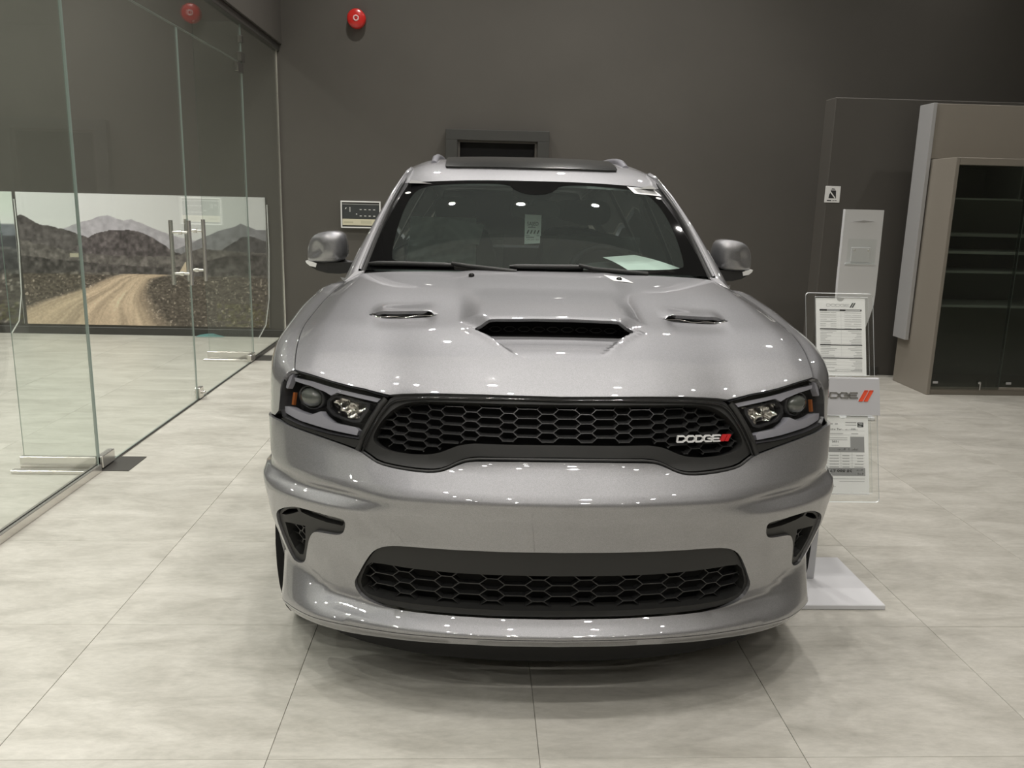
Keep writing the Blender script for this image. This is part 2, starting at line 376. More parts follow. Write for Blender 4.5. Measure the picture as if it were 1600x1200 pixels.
pr = st('wall_pier', MB().rbox((3.285, 8.10, 0), (8.5, 8.34, 2.615), .006), M['pier'])
st('baseboard_right', MB().rbox((3.30, 8.084, 0), (3.97, 8.10, .085), .004), M['base'])

# ---- glass partition with a double door
part = thing('glass_partition', 'frameless glass partition with double door along the left side of the showroom', 'partition', (GX, 0, 0)); part['kind'] = 'structure'
def pane(nm, y0, y1, z0, z1, parent=part, t=.0045, x=0.):
    m = MB(); m.add([(x-t, y0, z0), (x-t, y1, z0), (x-t, y1, z1), (x-t, y0, z1)], [(0, 3, 2, 1)], 0); m.add([(x+t, y0, z0), (x+t, y1, z0), (x+t, y1, z1), (x+t, y0, z1)], [(0, 1, 2, 3)], 0)
    m.box((x-t, y0, z0), (x+t, y1, z1), 1); m.f = m.f[:2]+[f for k, f in enumerate(m.f[2:]) if k in (0, 1, 2, 4)]; m.m = [0, 0, 1, 1, 1, 1]; m.sm = [False]*6
    return m.build(nm, [M['pane'], M['pane_edge']], parent)
pane('fixed_pane', -5.0, -.10, .045, 3.16); pane('fixed_pane', -.09, 4.845, .045, 3.16)
pane('transom_pane', 4.855, 8.345, 2.795, 3.16)
pane('fixed_pane', 8.355, YB-.012, .03, 3.16)
for y0, y1, hy, side in ((4.862, 6.622, 6.46, 0), (6.634, 8.345, 6.795, 1)):
    lf = pane('door_leaf', y0, y1, .012, 2.785)
    m = MB()
    for sx in (-1, 1):
        m.tube([(sx*.066, hy, .935), (sx*.066, hy, 1.412)], .0155, 14)
    for z in (1.325, 1.02): m.tube([(-.066, hy, z), (.066, hy, z)], .010, 10); m.lathe([(.017, -.012), (.017, .012)], 12, axis='x', c=(0, hy, z))
    m.build('pull_handle', M['steel'], lf)
    py = y0 if side == 0 else y1; a, b = (py, py+.17) if side == 0 else (py-.17, py)
    m = MB().rbox((-.020, a, .012), (.020, b, .085), .004); m.build('bottom_patch', M['steel'], lf)
    m = MB().rbox((-.020, a, 2.70), (.020, b, 2.783), .004); m.build('top_patch', M['dark_steel'], lf)
m = MB().rbox((-.02, 6.64, .012), (.02, 6.73, .10), .004); m.lathe([(.014, .02), (.014, .042), (.010, .05), (.0001, .05)], 12, axis='x', c=(0, 6.685, .06)); lk = m.build('door_lock', M['steel'], part)
m = MB(); m.box((.05, 6.682, .03), (.052, 6.69, .058)); m.prism([(.0, .0), (.010, -.004), (.012, -.02), (.0, -.026), (-.012, -.02), (-.010, -.004)], 0, .002, lambda x, y, h: (.052+h, 6.686+x, .034+y)); m.build('key', M['chrome'], lk)
for y in (4.86, 8.35):
    m = MB(); m.rbox((-.020, y-.06, 2.80), (.020, y+.06, 2.885), .004); m.build('transom_patch', M['dark_steel'], part)
    m = MB(); m.rbox((-.020, y-.03, 2.97), (.020, y+.03, 3.03), .004); m.build('glass_clip', M['dark_steel'], part)
    # stiffening fin at right angles
    t = .0045; m = MB(); m.box((-.43, y-t, .075), (-.012, y+t, 3.15)); m.m = [1, 1, 0, 1, 0, 1]; m.build('glass_fin', [M['pane'], M['pane_edge']], part)
    m = MB(); m.rbox((-.45, y-.016, .012), (-.012, y+.016, .085), .003); m.build('fin_clamp', M['steel'], part)
    m = MB(); m.rbox((-.47, y-.085, .0), (-.01, y-.045, .022), .003); m.build('fin_foot', M['steel'], part)
    m = MB(); m.rbox((.03 if 0 else -.03, y-.01, 0), (.17, y+.27, .004), .001); m.build('floor_plate', M['base'], part)
m = MB().rbox((-.022, -5.0, 0), (.022, 4.84, .045), .003); m.build('floor_channel', M['steel'], part)
m = MB().rbox((-.012, 4.9, 0), (.012, 8.34, .006), .001); m.build('door_sill', M['base'], part)
m = MB().rbox((-.018, 8.36, 0), (.018, YB-.02, .03), .003); m.build('floor_channel', M['base'], part)
m = MB().rbox((-.035, -5.0, 3.13), (.035, YB, 3.20), .003); m.build('head_channel', M['base'], part)
m = MB().rbox((-.010, YB-.02, .0), (.010, YB, 3.16), .002); m.build('wall_channel', M['steel'], part)

# ---- printed landscape banners on the back wall
def vnoise(x, y, seed):
    xi = np.floor(x).astype(int); yi = np.floor(y).astype(int); fx, fy = x-xi, y-yi; fx = fx*fx*(3-2*fx); fy = fy*fy*(3-2*fy)
    h = lambda a, b: (np.sin(a*127.1+b*311.7+seed*74.7)*43758.5453) % 1
    return (h(xi, yi)*(1-fx)+h(xi+1, yi)*fx)*(1-fy)+(h(xi, yi+1)*(1-fx)+h(xi+1, yi+1)*fx)*fy
def fbm(x, y, s, o=4): return sum(vnoise(x*2**k, y*2**k, s+k)*.5**k for k in range(o))/sum(.5**k for k in range(o))
def mural_cols(px, py):
    """print colours (linear-ish sRGB) in picture units: px 20..415, py 303..508"""
    n = lambda f, s, ax=1.: fbm(px*f*ax, py*f, s)
    C = np.zeros(px.shape+(3,)); sky = np.clip((py-303)/60, 0, 1)[..., None]
    C[:] = np.array([188, 188, 178])*(1-sky)+np.array([198, 195, 188])*sky
    def lay(xs, ys, col, jit, tex, seed):
        r = np.interp(px, xs, ys)+(n(.12, seed)-.5)*jit*2; k = py > r; tx = 1+(n(.16, seed+3)-.5)*tex*2
        C[k] = (np.array(col)*tx[..., None])[k]
    lay([0, 60, 90, 120, 135, 150, 165, 178, 188, 200, 212, 225, 240, 262, 300, 420], [352, 356, 358, 346, 343, 337, 336, 341, 343, 341, 345, 350, 356, 364, 372, 380], (150, 147, 152), 1.2, .10, 1)
    lay([0, 200, 270, 310, 325, 345, 360, 375, 390, 402, 415], [420, 400, 386, 368, 362, 354, 350, 344, 350, 354, 353], (120, 119, 122), 1.5, .12, 2)
    lay([0, 15, 25, 45, 60, 75, 90, 110, 125, 145, 170, 420], [350, 342, 337, 347, 353, 355, 357, 364, 368, 384, 398, 470], (86, 82, 82), 2, .30, 5)
    lay([0, 320, 340, 360, 375, 387, 400, 415], [470, 400, 388, 374, 366, 362, 366, 371], (78, 76, 77), 2, .25, 6)
    lay([0, 110, 125, 136, 150, 165, 180, 195, 207, 220, 240, 258, 270, 290, 420], [460, 384, 374, 366, 361, 359, 358, 357, 359, 363, 373, 385, 391, 402, 440], (84, 79, 80), 2, .45, 8)
    lay([0, 70, 100, 160, 230, 262, 285, 310, 340, 420], [372, 386, 392, 398, 398, 397, 390, 384, 386, 390], (96, 92, 90), 2, .35, 10)
    lay([0, 60, 140, 200, 262, 300, 345, 420], [398, 404, 410, 414, 414, 408, 396, 392], (74, 71, 70), 2, .5, 12)
    lay([0, 40, 120, 200, 300, 420], [430, 428, 424, 426, 428, 424], (88, 84, 80), 2, .55, 14)
    # scrub with stones and dry tufts
    sc = py > 428; t = n(.5, 20, .6); C[sc] = (np.array([84, 78, 72])*(.55+.9*t)[..., None])[sc]
    stn = sc & (n(.28, 33) > .70); C[stn] = C[stn]*1.35+16
    tuft = (py > 470)*(px > 330)*(n(.2, 41) > .5); C[tuft > 0] = C[tuft > 0]*.8+np.array([22, 22, 10])
    # winding dirt road
    def edge(ys, xs): return np.interp(py, ys, xs)
    L = edge([426, 430, 440, 448, 458, 472, 490, 510], [176, 160, 136, 120, 85, 38, -10, -60]); R = edge([426, 433, 443, 454, 470, 487, 510], [262, 230, 224, 222, 228, 241, 262])
    w = (n(.2, 50)-.5)*9; k = (py > 426)&(px > L+w)&(px < R+w); s = (px-L)/np.maximum(R-L, 1)
    rut = fbm(s*22, py*.015, 60)*.7+n(.6, 61)*.3; road = np.array([172, 156, 138])*(.62+.62*rut)[..., None]; edge_d = np.clip(np.minimum(s, 1-s)*7, 0, 1)[..., None]
    C[k] = (road*edge_d+C*(1-edge_d)*1.1)[k]
    k = (py > 405)&(py < 424)&(np.abs(px-(285-(py-405)*.35)) < 2.5+(py-405)*.28); C[k] = np.array([170, 158, 140])
    k = (px > 98)&(px < 112)&(np.abs(py-398) < 3); C[k] = np.array([150, 145, 132])
    return np.clip(C, 0, 255)/255.
def attrm(name, rough=.5):
    m, N, L, b = nmat(name); a = N.new('ShaderNodeAttribute'); a.attribute_name = 'print'; L.new(a.outputs['Color'], b.inputs['Base Color']); b.inputs['Roughness'].default_value = rough; b.inputs['Specular IOR Level'].default_value = .3; return m
def banner(nm, x0, x1, z0, z1, pxr, pyr, nx, nz, label, tint=(1, 1, 1), xm=False):
    root = thing(nm, label, 'banner', ((x0+x1)/2, YB-.012, z0))
    X, Z = np.meshgrid(np.linspace(x0, x1, nx), np.linspace(z0, z1, nz)); PX, PY = np.meshgrid(np.linspace(*pxr, nx), np.linspace(*pyr, nz))
    C = mural_cols(PX, PY)*np.array(tint); C = np.minimum(C**2.6*2.25, .88)
    me = bpy.data.meshes.new('printed_sheet'); V = np.stack([X.ravel()-(x0+x1)/2, np.full(X.size, -.004), Z.ravel()-z0], 1)
    F = [(j*nx+i, j*nx+i+1, j*nx+nx+i+1, j*nx+nx+i) for j in range(nz-1) for i in range(nx-1)]
    me.from_pydata([tuple(v) for v in V], [], F); at = me.color_attributes.new('print', 'FLOAT_COLOR', 'POINT')
    at.data.foreach_set('color', np.concatenate([C.reshape(-1, 3), np.ones((C.shape[0]*C.shape[1], 1))], 1).ravel())
    me.materials.append(M['mural']); link('printed_sheet', me, root)
    m = MB(); m.box(((x0-x1)/2, -.0035, 0), ((x1-x0)/2, .010, z1-z0)); m.build('backing', M['white_plastic'], root)
    return root
M['mural'] = attrm('landscape_print')
banner('landscape_banner', -5.12, -2.395, .112, 1.578, (20, 415), (508, 303), 400, 200, 'wide printed landscape banner of a dirt road and mountains behind the glass')
banner('landscape_banner', -8.2, -5.16, .112, 1.578, (150, 420), (508, 303), 120, 70, 'second landscape banner with dark hills at the far left edge behind the glass', (.90, .93, .95))
for x, lab, sg in ((-2.375, 'thin white cable hanging to the floor at the right end of the landscape banner', -1), (-5.14, 'thin white cable hanging between the two landscape banners', -1)):
    m = MB(); m.tube([(x, YB-.012, 1.5), (x+.005, YB-.014, 1.0), (x-.01, YB-.03, .45), (x-.03+.02*sg, YB-.06, .15), (x+.06*sg-.06, YB-.12, .005)], .007, 6); tag(m.build('cable', M['white_plastic']), lab, 'cable')
m = MB(); random.seed(5); P = []
for j in range(5):
    for i in range(7): P.append((-3.22+.05*i+random.uniform(-.012, .012), YB-.09+.02*j+random.uniform(-.004, .004), .004+.035*math.sin(j/4*math.pi)*math.sin(i/6*math.pi)*random.uniform(.6, 1.4)))
m.add(P, [(j*7+i, j*7+i+1, j*7+i+8, j*7+i+7) for j in range(4) for i in range(6)]); tag(m.build('cloth_rag', pm('teal_cloth', (.12, .28, .27), .8)), 'small crumpled teal cloth on the floor under the landscape banner', 'cloth')

# ---- things on the back wall
al = thing('fire_alarm', 'round red fire alarm sounder high on the taupe back wall', 'alarm', (-1.343, YB, 3.472))
MB().lathe([(.045, 0), (.095, -.005), (.100, -.02), (.098, -.075), (.085, -.088), (.035, -.093), (.0001, -.094)], 36, axis='y').build('housing', M['alarm_red'], al)
m = MB(); m.lathe([(.032, -.0935), (.031, -.098), (.018, -.098), (.0175, -.0945)], 24, axis='y'); m.build('centre_ring', pm('alarm_ring', (.85, .55, .55), .4), al)
m = MB(); m.lathe([(.010, -.094), (.009, -.097), (.0001, -.0975)], 12, axis='y'); m.build('sounder_grille', M['alarm_red'], al)
nf = thing('wall_opening', 'dark framed rectangular opening in the back wall above the car roof', 'opening', (.19, YB, 1.3))
m = MB(); m.rbox((-.572, -.10, .0), (.572, 0, 1.062), .003); m.f = m.f; 
fr = MB()
for a, b in (((-.572, -.10, .95), (.572, 0, 1.062)), ((-.572, -.10, 0), (-.442, 0, .95)), ((.442, -.10, 0), (.572, 0, .95))): fr.rbox(a, b, .003)
fr.build('frame', M['niche'], nf)
m = MB()
for a, b in (((-.442, -.07, .93), (.442, 0, .95)), ((-.442, -.07, 0), (-.415, 0, .93)), ((.415, -.07, 0), (.442, 0, .93))): m.rbox(a, b, .002)
m.build('inner_frame', M['pier'], nf); MB().box((-.415, -.008, 0), (.415, -.002, .93)).build('dark_recess', M['void'], nf)
ap = thing('alarm_panel', 'wall control panel with white frame, dark display and cream strip left of the windshield', 'panel', (-1.33, YB, 1.266))
m = MB()
for a, b in (((-.222, -.045, .283), (.222, 0, .298)), ((-.222, -.045, 0), (.222, 0, .013)), ((-.222, -.045, .013), (-.208, 0, .283)), ((.208, -.045, .013), (.222, 0, .283))): m.rbox(a, b, .002)
m.build('frame', M['white_plastic'], ap)
MB().box((-.208, -.03, .013), (.208, 0, .283)).build('body', M['base'], ap)
MB().rbox((-.205, -.034, .258), (.205, -.03, .268), .001).build('bezel_strip', M['silver_lam'], ap)
MB().rbox((-.205, -.036, .105), (.205, -.03, .253), .001).build('display', M['panel_dark'], ap); MB().rbox((-.205, -.040, .03), (.205, -.03, .100), .002).build('key_strip', M['cream'], ap)
MB().box((-.19, -.0405, .055), (-.085, -.0395, .072)).build('key_label', pm('key_label', (.5, .47, .33), .6), ap); MB().box((.0, -.0405, .05), (.12, -.0395, .085)).build('key_label', pm('key_label2', (.55, .52, .38), .6), ap)
for k, (x, z) in enumerate([(-.12, .225-.014*i) for i in range(4)]): MB().rbox((x-.006, -.038, z-.004), (x+.006, -.035, z+.004), .001).build('indicator', M['white_plastic'], ap)
for x in (0., .05, .10, .15):
    for z in (.205, .135): MB().rbox((x-.012, -.038, z-.004), (x+.012, -.035, z+.004), .001).build('indicator', M['white_plastic'], ap)
MB().rbox((-.053, -.038, .150), (-.040, -.035, .160), .001).build('indicator', M['white_plastic'], ap); MB().prism([(-.175, .205), (-.16, .215), (-.155, .225), (-.17, .222)], 0, .003, lambda x, z, h: (x, -.036-h, z)).build('emblem', M['white_plastic'], ap)
# no-entry style pictogram sign on the pier
ns = thing('pictogram_sign', 'small white pictogram sign on the dark pier beside the grey totem', 'sign', (3.342, 8.10, 1.738))
MB().rbox((-.073, -.004, -.076), (.073, 0, .076), .002).build('plate', M['white_plastic'], ns)
fy = lambda x, z, h: (x, -.0045-h, z)
m = MB(); m.prism([(-.036, -.035), (.036, -.035), (.032, .0), (.03, .03), (.018, .052), (-.006, .056), (-.022, .045), (-.02, .02), (-.032, .0)], 0, .0006, fy); m.build('figure', M['ink'], ns)
m = MB(); m.prism([(-.030, .022), (-.022, .030), (.030, -.030), (.022, -.036)], .0008, .0014, fy); m.build('slash', M['white_plastic'], ns)
m = MB(); m.prism([(-.018, .044), (.022, .044), (.026, .038), (-.022, .038)], .0008, .0014, fy); m.build('band', M['white_plastic'], ns)
m = MB(); m.box((-.05, -.0051, -.062), (-.008, -.0045, -.052)); m.box((.004, -.0051, -.061), (.020, -.0045, -.055)); m.box((.024, -.0051, -.06), (.045, -.0045, -.054)); m.build('caption', M['ink'], ns)

# ---- beige cabinet wall with glass vitrine
cw = thing('cabinet_portal', 'tall beige laminate cabinet surround above and around the glass vitrine', 'cabinet', (4.0, 7.64, 0))
MB().rbox((0, 0, 2.062), (3.4, .215, 2.532), .003).build('header_panel', M['beige'], cw)
MB().rbox((.05, .214, 0), (3.4, .23, 2.06), .003).build('back_panel', M['beige'], cw)
MB().rbox((-.036, -.02, .432), (-.001, .215, 2.534), .002).build('silver_plank', M['silver_lam'], cw)
vt = thing('display_vitrine', 'beige floor-standing display vitrine with smoked glass doors and empty shelves', 'cabinet', (4.012, 7.22, 0))
MB().rbox((0, 0, 0), (.032, .63, 2.055), .003).build('side_panel', M['beige'], vt)
MB().rbox((3.2, 0, 0), (3.232, .63, 2.055), .003).build('side_panel', M['beige'], vt)
MB().rbox((.032, 0, 1.995), (3.2, .63, 2.055), .003).build('top_panel', M['beige'], vt)
MB().rbox((.032, .02, .0), (3.2, .63, .05), .003).build('plinth', M['beige'], vt)
MB().rbox((.032, .012, .05), (3.2, .60, .075), .003).build('bottom_board', M['beige'], vt)
MB().box((.032, .60, .05), (3.2, .63, 1.995)).build('back_board', pm('vitrine_back', (.30, .295, .27), .6), vt)
MB().rbox((.62, .06, 1.72), (.635, .6, 1.995), .002).build('divider', M['silver_lam'], vt)
for z, t in ((1.725, .012), (1.27, .022), (1.10, .018), (.80, .020)): MB().rbox((.033, .08, z-t), (3.2, .6, z), .002).build('shelf', M['white_plastic'], vt)
MB().rbox((.033, .30, 1.39), (3.2, .6, 1.42), .002).build('shelf', M['white_plastic'], vt)
for a, b, y in ((.034, .66, .010), (.64, 1.30, .022), (1.29, 1.95, .010)):
    dd = MB(); dd.box((a, y, .055), (b, y+.005, 1.99)); dd.m = [1, 1, 0, 1, 0, 1]; o = dd.build('glass_door', [M['smoke'], M['pane_edge']], vt)
for x in (.05, .72): MB().rbox((x, .002, .105), (x+.045, .010, .125), .001).build('door_clip', M['silver_lam'], vt)
m = MB(); m.lathe([(.014, .0), (.014, -.018), (.008, -.022), (.0001, -.022)], 12, axis='y', c=(.47, .008, .118)); m.box((.466, -.020, .055), (.474, -.017, .112)); m.build('cam_lock', M['chrome'], vt)

# ---- grey totem stand in front of the pier
tt = thing('totem_stand', 'glossy light grey curved totem stand against the dark pier', 'stand', (2.90, 6.42, 0), 0.0)
TP = smooth_poly([(-.147, 1.60), (-.147, 1.605), (-.143, 1.607), (.146, 1.607), (.150, 1.605), (.150, 1.60), (.156, .98), (.150, .86), (.06, .55), (.035, .40), (.06, .20), (.16, .03), (-.16, .03), (-.06, .2), (-.08, .40), (-.10, .60), (-.145, .86)], 1)
m = MB(); m.prism(TP, -.02, .02, lambda x, z, h: (x, h, z)); m.build('body', M['totem'], tt, fix=True)
m = MB(); m.rbox((-.2, -.16, 0), (.2, .16, .03), .006); m.build('foot', M['totem'], tt)
m = MB(); m.prism([(-.085, 1.515), (0, 1.528), (.085, 1.520), (0, 1.512)], .020, .024, lambda x, z, h: (x, -h, z)); m.build('winged_emblem', M['silver_lam'], tt)
h_ = MB(); h_.box((-.105, -.034, 1.20), (.115, -.030, 1.39)); ho = h_.build('document_pocket', M['acrylic'], tt)
MB().box((-.11, -.032, 1.195), (.118, -.020, 1.205)).build('pocket_rail', M['acrylic_edge'], tt)
m = MB(); m.rbox((-.07, -.026, 1.215), (.075, -.021, 1.325), .002); m.build('pocket_plate', M['totem'], tt)
for x in (-.05, .058): MB().lathe([(.007, 0), (.006, -.006), (.0001, -.007)], 10, axis='y', c=(x, -.026, 1.305)).build('screw', M['steel'], tt)

# ---- information stand with price sheets
ist = thing('price_stand', 'grey steel price stand on a square base with acrylic sheet holders beside the car', 'stand', (1.545, 3.385, 0))
MB().rbox((-.245, -.235, 0), (.152, .245, .022), .003).build('base_plate', M['stand_grey_lit'], ist)
MB().rbox((-.092, .012, .022), (-.052, .036, .66), .003).build('post', M['stand_grey'], ist)
lean = .30
hd_ = bpy.data.objects.new('holder', None)
def ip(x, v, h):          # plane of the leaning sheets: x across, v height along the sheet from z=.66, h towards the viewer
    n = math.hypot(1, lean); return (x, v*lean/n-h/n, .66+v/n-h*lean/n)
def sheet(nm, x0, x1, v0, v1, h0, h1, mat, parent=ist):
    m = MB(); m.box((x0, v0, h0), (x1, v1, h1)); m.v = [ip(*p) for p in m.v]; m.f = [f[::-1] for f in m.f]; return m, nm, mat, parent
def sb(*a):
    m, nm, mat, parent = sheet(*a); return m.build(nm, mat, parent, fix=True)
def pip(x, v, h): return ip(x, v, h)
def acr(nm, x0, x1, v0, v1, h0, h1, r=.014):
    P = smooth_poly([(x0, v0), (x1, v0), (x1, v1), (x0, v1)], 0); q = []
    for (cx, cy), a0 in (((x1-r, v1-r), 0), ((x0+r, v1-r), 1), ((x0+r, v0+r), 2), ((x1-r, v0+r), 3)):
        q += [(cx+r*math.cos((a0+k/4)*math.pi/2), cy+r*math.sin((a0+k/4)*math.pi/2)) for k in range(5)]
    n = len(q); m = MB(); V = [ip(x, y, h1) for x, y in q]+[ip(x, y, h0) for x, y in q]
    m.add(V, [tuple(range(n)), tuple(range(n, 2*n))[::-1]], 0); m.add(V, [(n+i, n+(i+1) % n, (i+1) % n, i) for i in range(n)], 1); return m.build(nm, [M['acrylic'], M['acrylic_edge']], ist)
vz = lambda z: (z-.66)*math.hypot(1, lean)
acr('acrylic_plate', -.150, .142, vz(.90), vz(1.262), .004, .010); acr('acrylic_plate', -.150, .150, vz(.415), vz(.79), .004, .010)
acr('acrylic_pocket', -.112, .118, vz(.93), vz(1.250), .014, .017, .002); acr('acrylic_pocket', -.110, .118, vz(.455), vz(.765), .014, .017, .002)
for z in (.97, .60): sb('bracket', -.085, -.058, vz(z)-.01, vz(z)+.01, -.10 if z < .7 else -.015, .004, M['steel'])
sb('sign_plate', -.150, .156, vz(.772), vz(.920), .012, .024, M['stand_grey'])
SP = [o for o in ist.children if o.name.startswith('sign_plate')][0]
pf = lambda x, y, k: ip(x, y, .0245+.003*k)
wordmark('sign_lettering', SP, pf, -.105, .085, .019, M['chrome'], .22) if 0 else None
M['aspect'] = None
def wm(parent, fn, x0, x1, y, h, mat, nm): return wordmark(nm, parent, lambda a, b, k: fn(a, y+b, k), x0, x1, h, mat, .24)
wm(SP, pf, -.138, .066, vz(.843), .021, M['sign_metal'], 'sign_lettering'); 
slashes('sign_slashes', SP, lambda x, y, k: pf(x, vz(.830)+y, k), .064, .046, .016, .027, M['orange_red'], .006)
# paper sheets (lifted out of their pockets, so things of their own)
def paper(nm, label, x0, x1, v0, v1, h, notch=True):
    o = thing(nm, label, 'paper', (1.545, 3.385, 0)); P = [(x0, v0), (x1, v0), (x1, v1)]; cx = (x0+x1)/2
    P += [(cx+.016*math.cos(a), v1-.016*math.sin(a)*.9) for a in np.linspace(0, math.pi, 9)]+[(x0, v1)]
    m = MB(); m.prism(P, 0, .0006, lambda x, v, k: ip(x, v, h+k)); m.build('sheet', M['paper'], o, fix=True); return o
def strip(o, L, mat, nm, h):
    m = MB()
    for x0, x1, v0, v1 in L: m.add([ip(x0, v0, h), ip(x1, v0, h), ip(x1, v1, h), ip(x0, v1, h)], [(0, 1, 2, 3)])
    return tag(m.build(nm, mat, o), kind='stuff')
def ptext(o, body, size, x, v, h, mat, align='CENTER', xs=1.):
    t = text_mesh('print', body, size, mat, o, (0, 0, 0), (0, 0, 0), .0002, xs, align)
    n = math.hypot(1, lean); R = Matrix(((1, 0, 0, 0), (0, lean/n, -1/n, 0), (0, 1/n, -lean/n, 0), (0, 0, 0, 1)))
    p = ip(x, v, h); R.translation = Vector(p); t.matrix_local = R; return t
v0, v1 = vz(.925), vz(1.243); H = .0125
p1 = paper('spec_sheet', 'white specification sheet with black bars in the upper acrylic holder', -.108, .106, v0, v1, .0110)
hh = .0120; PH = v1-v0
vy = lambda f: v1-f*PH            # f: fraction from the top
wordmark('print_lettering', p1, lambda x, y, k: ip(x, vy(.105)+y, hh+.0002*k), -.062, .040, .010, M['faint_ink'], .16)
slashes('print_slashes', p1, lambda x, y, k: ip(x, vy(.118)+y, hh+.0002*k), .038, .020, .006, .012, M['panel_dark'], .003)
strip(p1, [(-.092, .090, vy(.165), vy(.142)), (-.092, .090, vy(.405), vy(.393)), (-.092, .090, vy(.610), vy(.598)), (-.092, .090, vy(.778), vy(.766))], M['ink'], 'header_bars', hh)
random.seed(11); L = []; L2 = []
for a, b, n in ((.185, .385, 8), (.42, .59, 9), (.625, .755, 7), (.79, .93, 8)):
    for k in range(n):
        f = a+(b-a)*k/(n-1); w = random.uniform(.02, .07); L.append((-.090, -.090+w, vy(f+.006), vy(f))); w = random.uniform(.02, .06); L.append((.088-w, .088, vy(f+.006), vy(f)))
        if a < .3: L.append((-.045, -.02, vy(f+.005), vy(f))); L.append((.015, .045, vy(f+.005), vy(f)))
        if k % 2 == 0: L2.append((-.092, .090, vy(f-.008), vy(f-.010)))
L2 += [(-.0005, .0005, vy(.755), vy(.175))]
L += [(-.03, .088, vy(.925), vy(.919)), (-.055, .088, vy(.948), vy(.942))]
strip(p1, L, M['faint_ink'], 'text_lines', hh); strip(p1, L2, pm('hair_ink', (.66, .66, .66), .7), 'rules', hh)
strip(p1, [(-.060, -.005, vy(.158), vy(.150)), (.02, .085, vy(.158), vy(.150))], M['paper'], 'header_text', hh+.0003)
v0, v1 = vz(.445), vz(.764); PH = v1-v0
p2 = paper('price_sheet', 'white price tag sheet with grey boxes in the lower acrylic holder', -.106, .108, v0, v1, .0110)
strip(p2, [(.030, .090, vy(.40), vy(.265)), (-.106, .090, vy(.46), vy(.40)), (-.106, .092, vy(.76), vy(.66))], M['grey_ink'], 'grey_boxes', hh)
ptext(p2, '67,988.85', .0265, -.012, vy(.708), hh+.0006, M['ink'], xs=.92)
ptext(p2, '\ufeae\ufecc\ufeb4\ufedf\ufe8d', .0135, .066, vy(.687), hh+.0006, M['ink']); ptext(p2, '\ufef2\ufe8b\ufe8e\ufeec\ufee8\ufedf\ufe8d', .0135, .066, vy(.735), hh+.0006, M['ink'])
ptext(p2, 'Price Tag -', .0145, -.030, vy(.175), hh+.0004, M['ink']); ptext(p2, '\ufeae\ufecc\ufeb3 \ufe94\ufed7\ufe8e\ufec4\ufe91', .0135, .034, vy(.175), hh+.0004, M['ink'])
ptext(p2, '\ufeae\ufecc\ufeb4\ufedf\ufe8d \ufede\ufef4\ufebb\ufe8e\ufed4\ufe97', .016, .018, vy(.43), hh+.0006, M['ink'])
ptext(p2, '2021', .0155, -.034, vy(.335), hh+.0004, M['ink'])
strip(p2, [(.062, .088, vy(.145), vy(.085))], M['panel_dark'], 'dealer_mark', hh); strip(p2, [(.010, .058, vy(.095), vy(.083)), (.010, .058, vy(.122), vy(.115))], M['grey_ink'], 'dealer_lines', hh)
strip(p2, [(.066, .084, vy(.097), vy(.093)), (.071, .084, vy(.113), vy(.108)), (.066, .079, vy(.134), vy(.128))], M['paper'], 'dealer_cut', hh+.0003)
random.seed(12); L = [(-.10+.022*k, -.088+.022*k, vy(.115), vy(.098)) for k in range(4)]
L += [(-.058, .0, vy(.232), vy(.222)), (.035, .065, vy(.234), vy(.222)), (-.06, .018, vy(.285), vy(.277)), (-.06, .018, vy(.31), vy(.302)), (-.05, -.02, vy(.38), vy(.373))]
for k in range(5):
    f = .50+.036*k; L += [(-.06, -.02, vy(f+.010), vy(f)), (-.005, .025, vy(f+.010), vy(f)), (.045+random.uniform(0, .02), .085, vy(f+.010), vy(f))]
L += [(-.106, .090, vy(.80), vy(.793)), (-.02, .088, vy(.832), vy(.826)), (-.06, -.035, vy(.90), vy(.893))]
strip(p2, L, M['faint_ink'], 'text_lines', hh+.0001)
L2 = [(-.106, .092, vy(f+.0025), vy(f)) for f in (.19, .245, .46, .496, .532, .568, .604, .640)]+[(.036, .037, vy(.66), vy(.46)), (-.012, -.011, vy(.66), vy(.46)), (.03, .031, vy(.40), vy(.265))]
strip(p2, L2, M['faint_ink'], 'rules', hh+.0001)

# ---- downlights in the ceiling, some of them added as fill light
ring = MB().lathe([(.062, 0), (.088, -.002), (.092, -.008), (.088, -.012), (.066, -.010), (.062, .0)], 20); rm = None
lam = {}
def downlight(x, y, z, w, label):
    global rm
    o = thing('downlight', label, 'lamp', (x, y, z), 0, 'recessed ceiling downlights')
    if rm is None: r = ring.build('trim_ring', M['white_plastic'], o); rm = r.data
    else: link('trim_ring', rm, o)
    if w not in lam:
        l = bpy.data.lights.new('downlight_lamp', 'AREA'); l.shape = 'DISK'; l.size = .11; l.energy = w; l.color = LAMP_COL; l.spread = math.radians(132); lam[w] = l
    q = bpy.data.objects.new('lamp', lam[w]); COL.objects.link(q); q.parent = o; q.location = (0, 0, -.006)
LB = 'round recessed white downlight in the unseen showroom ceiling'
random.seed(21)
for x in (-1.5, -.05, 1.35, 2.8):
    for y in (-4.2, -2.7, -1.2, .35, 1.8, 3.25): downlight(x+random.uniform(-.12, .12), y+random.uniform(-.06, .06), CEIL_Z-.001, LAMP_W*(1 if y > -2 else .9 if y > -3 else .6)*(1 if x < 2 else 1. if y < 0 else .4 if y > 3 else .12), LB)  # the two rows farthest behind the camera are added to brighten upright faces
for x, y in ((-.75, 6.3), (.35, 6.1), (1.45, 6.3), (3.2, 6.4), (5.2, 6.6), (-1.0, 8.4), (1.0, 8.4), (2.6, 8.2), (5.0, 9.1)): downlight(x, y, 5.399, LAMP_DARK*(1 if x < 3 else .7 if y < 9 else .35), LB)  # the two far-right lamps are added to brighten the wall behind the pier
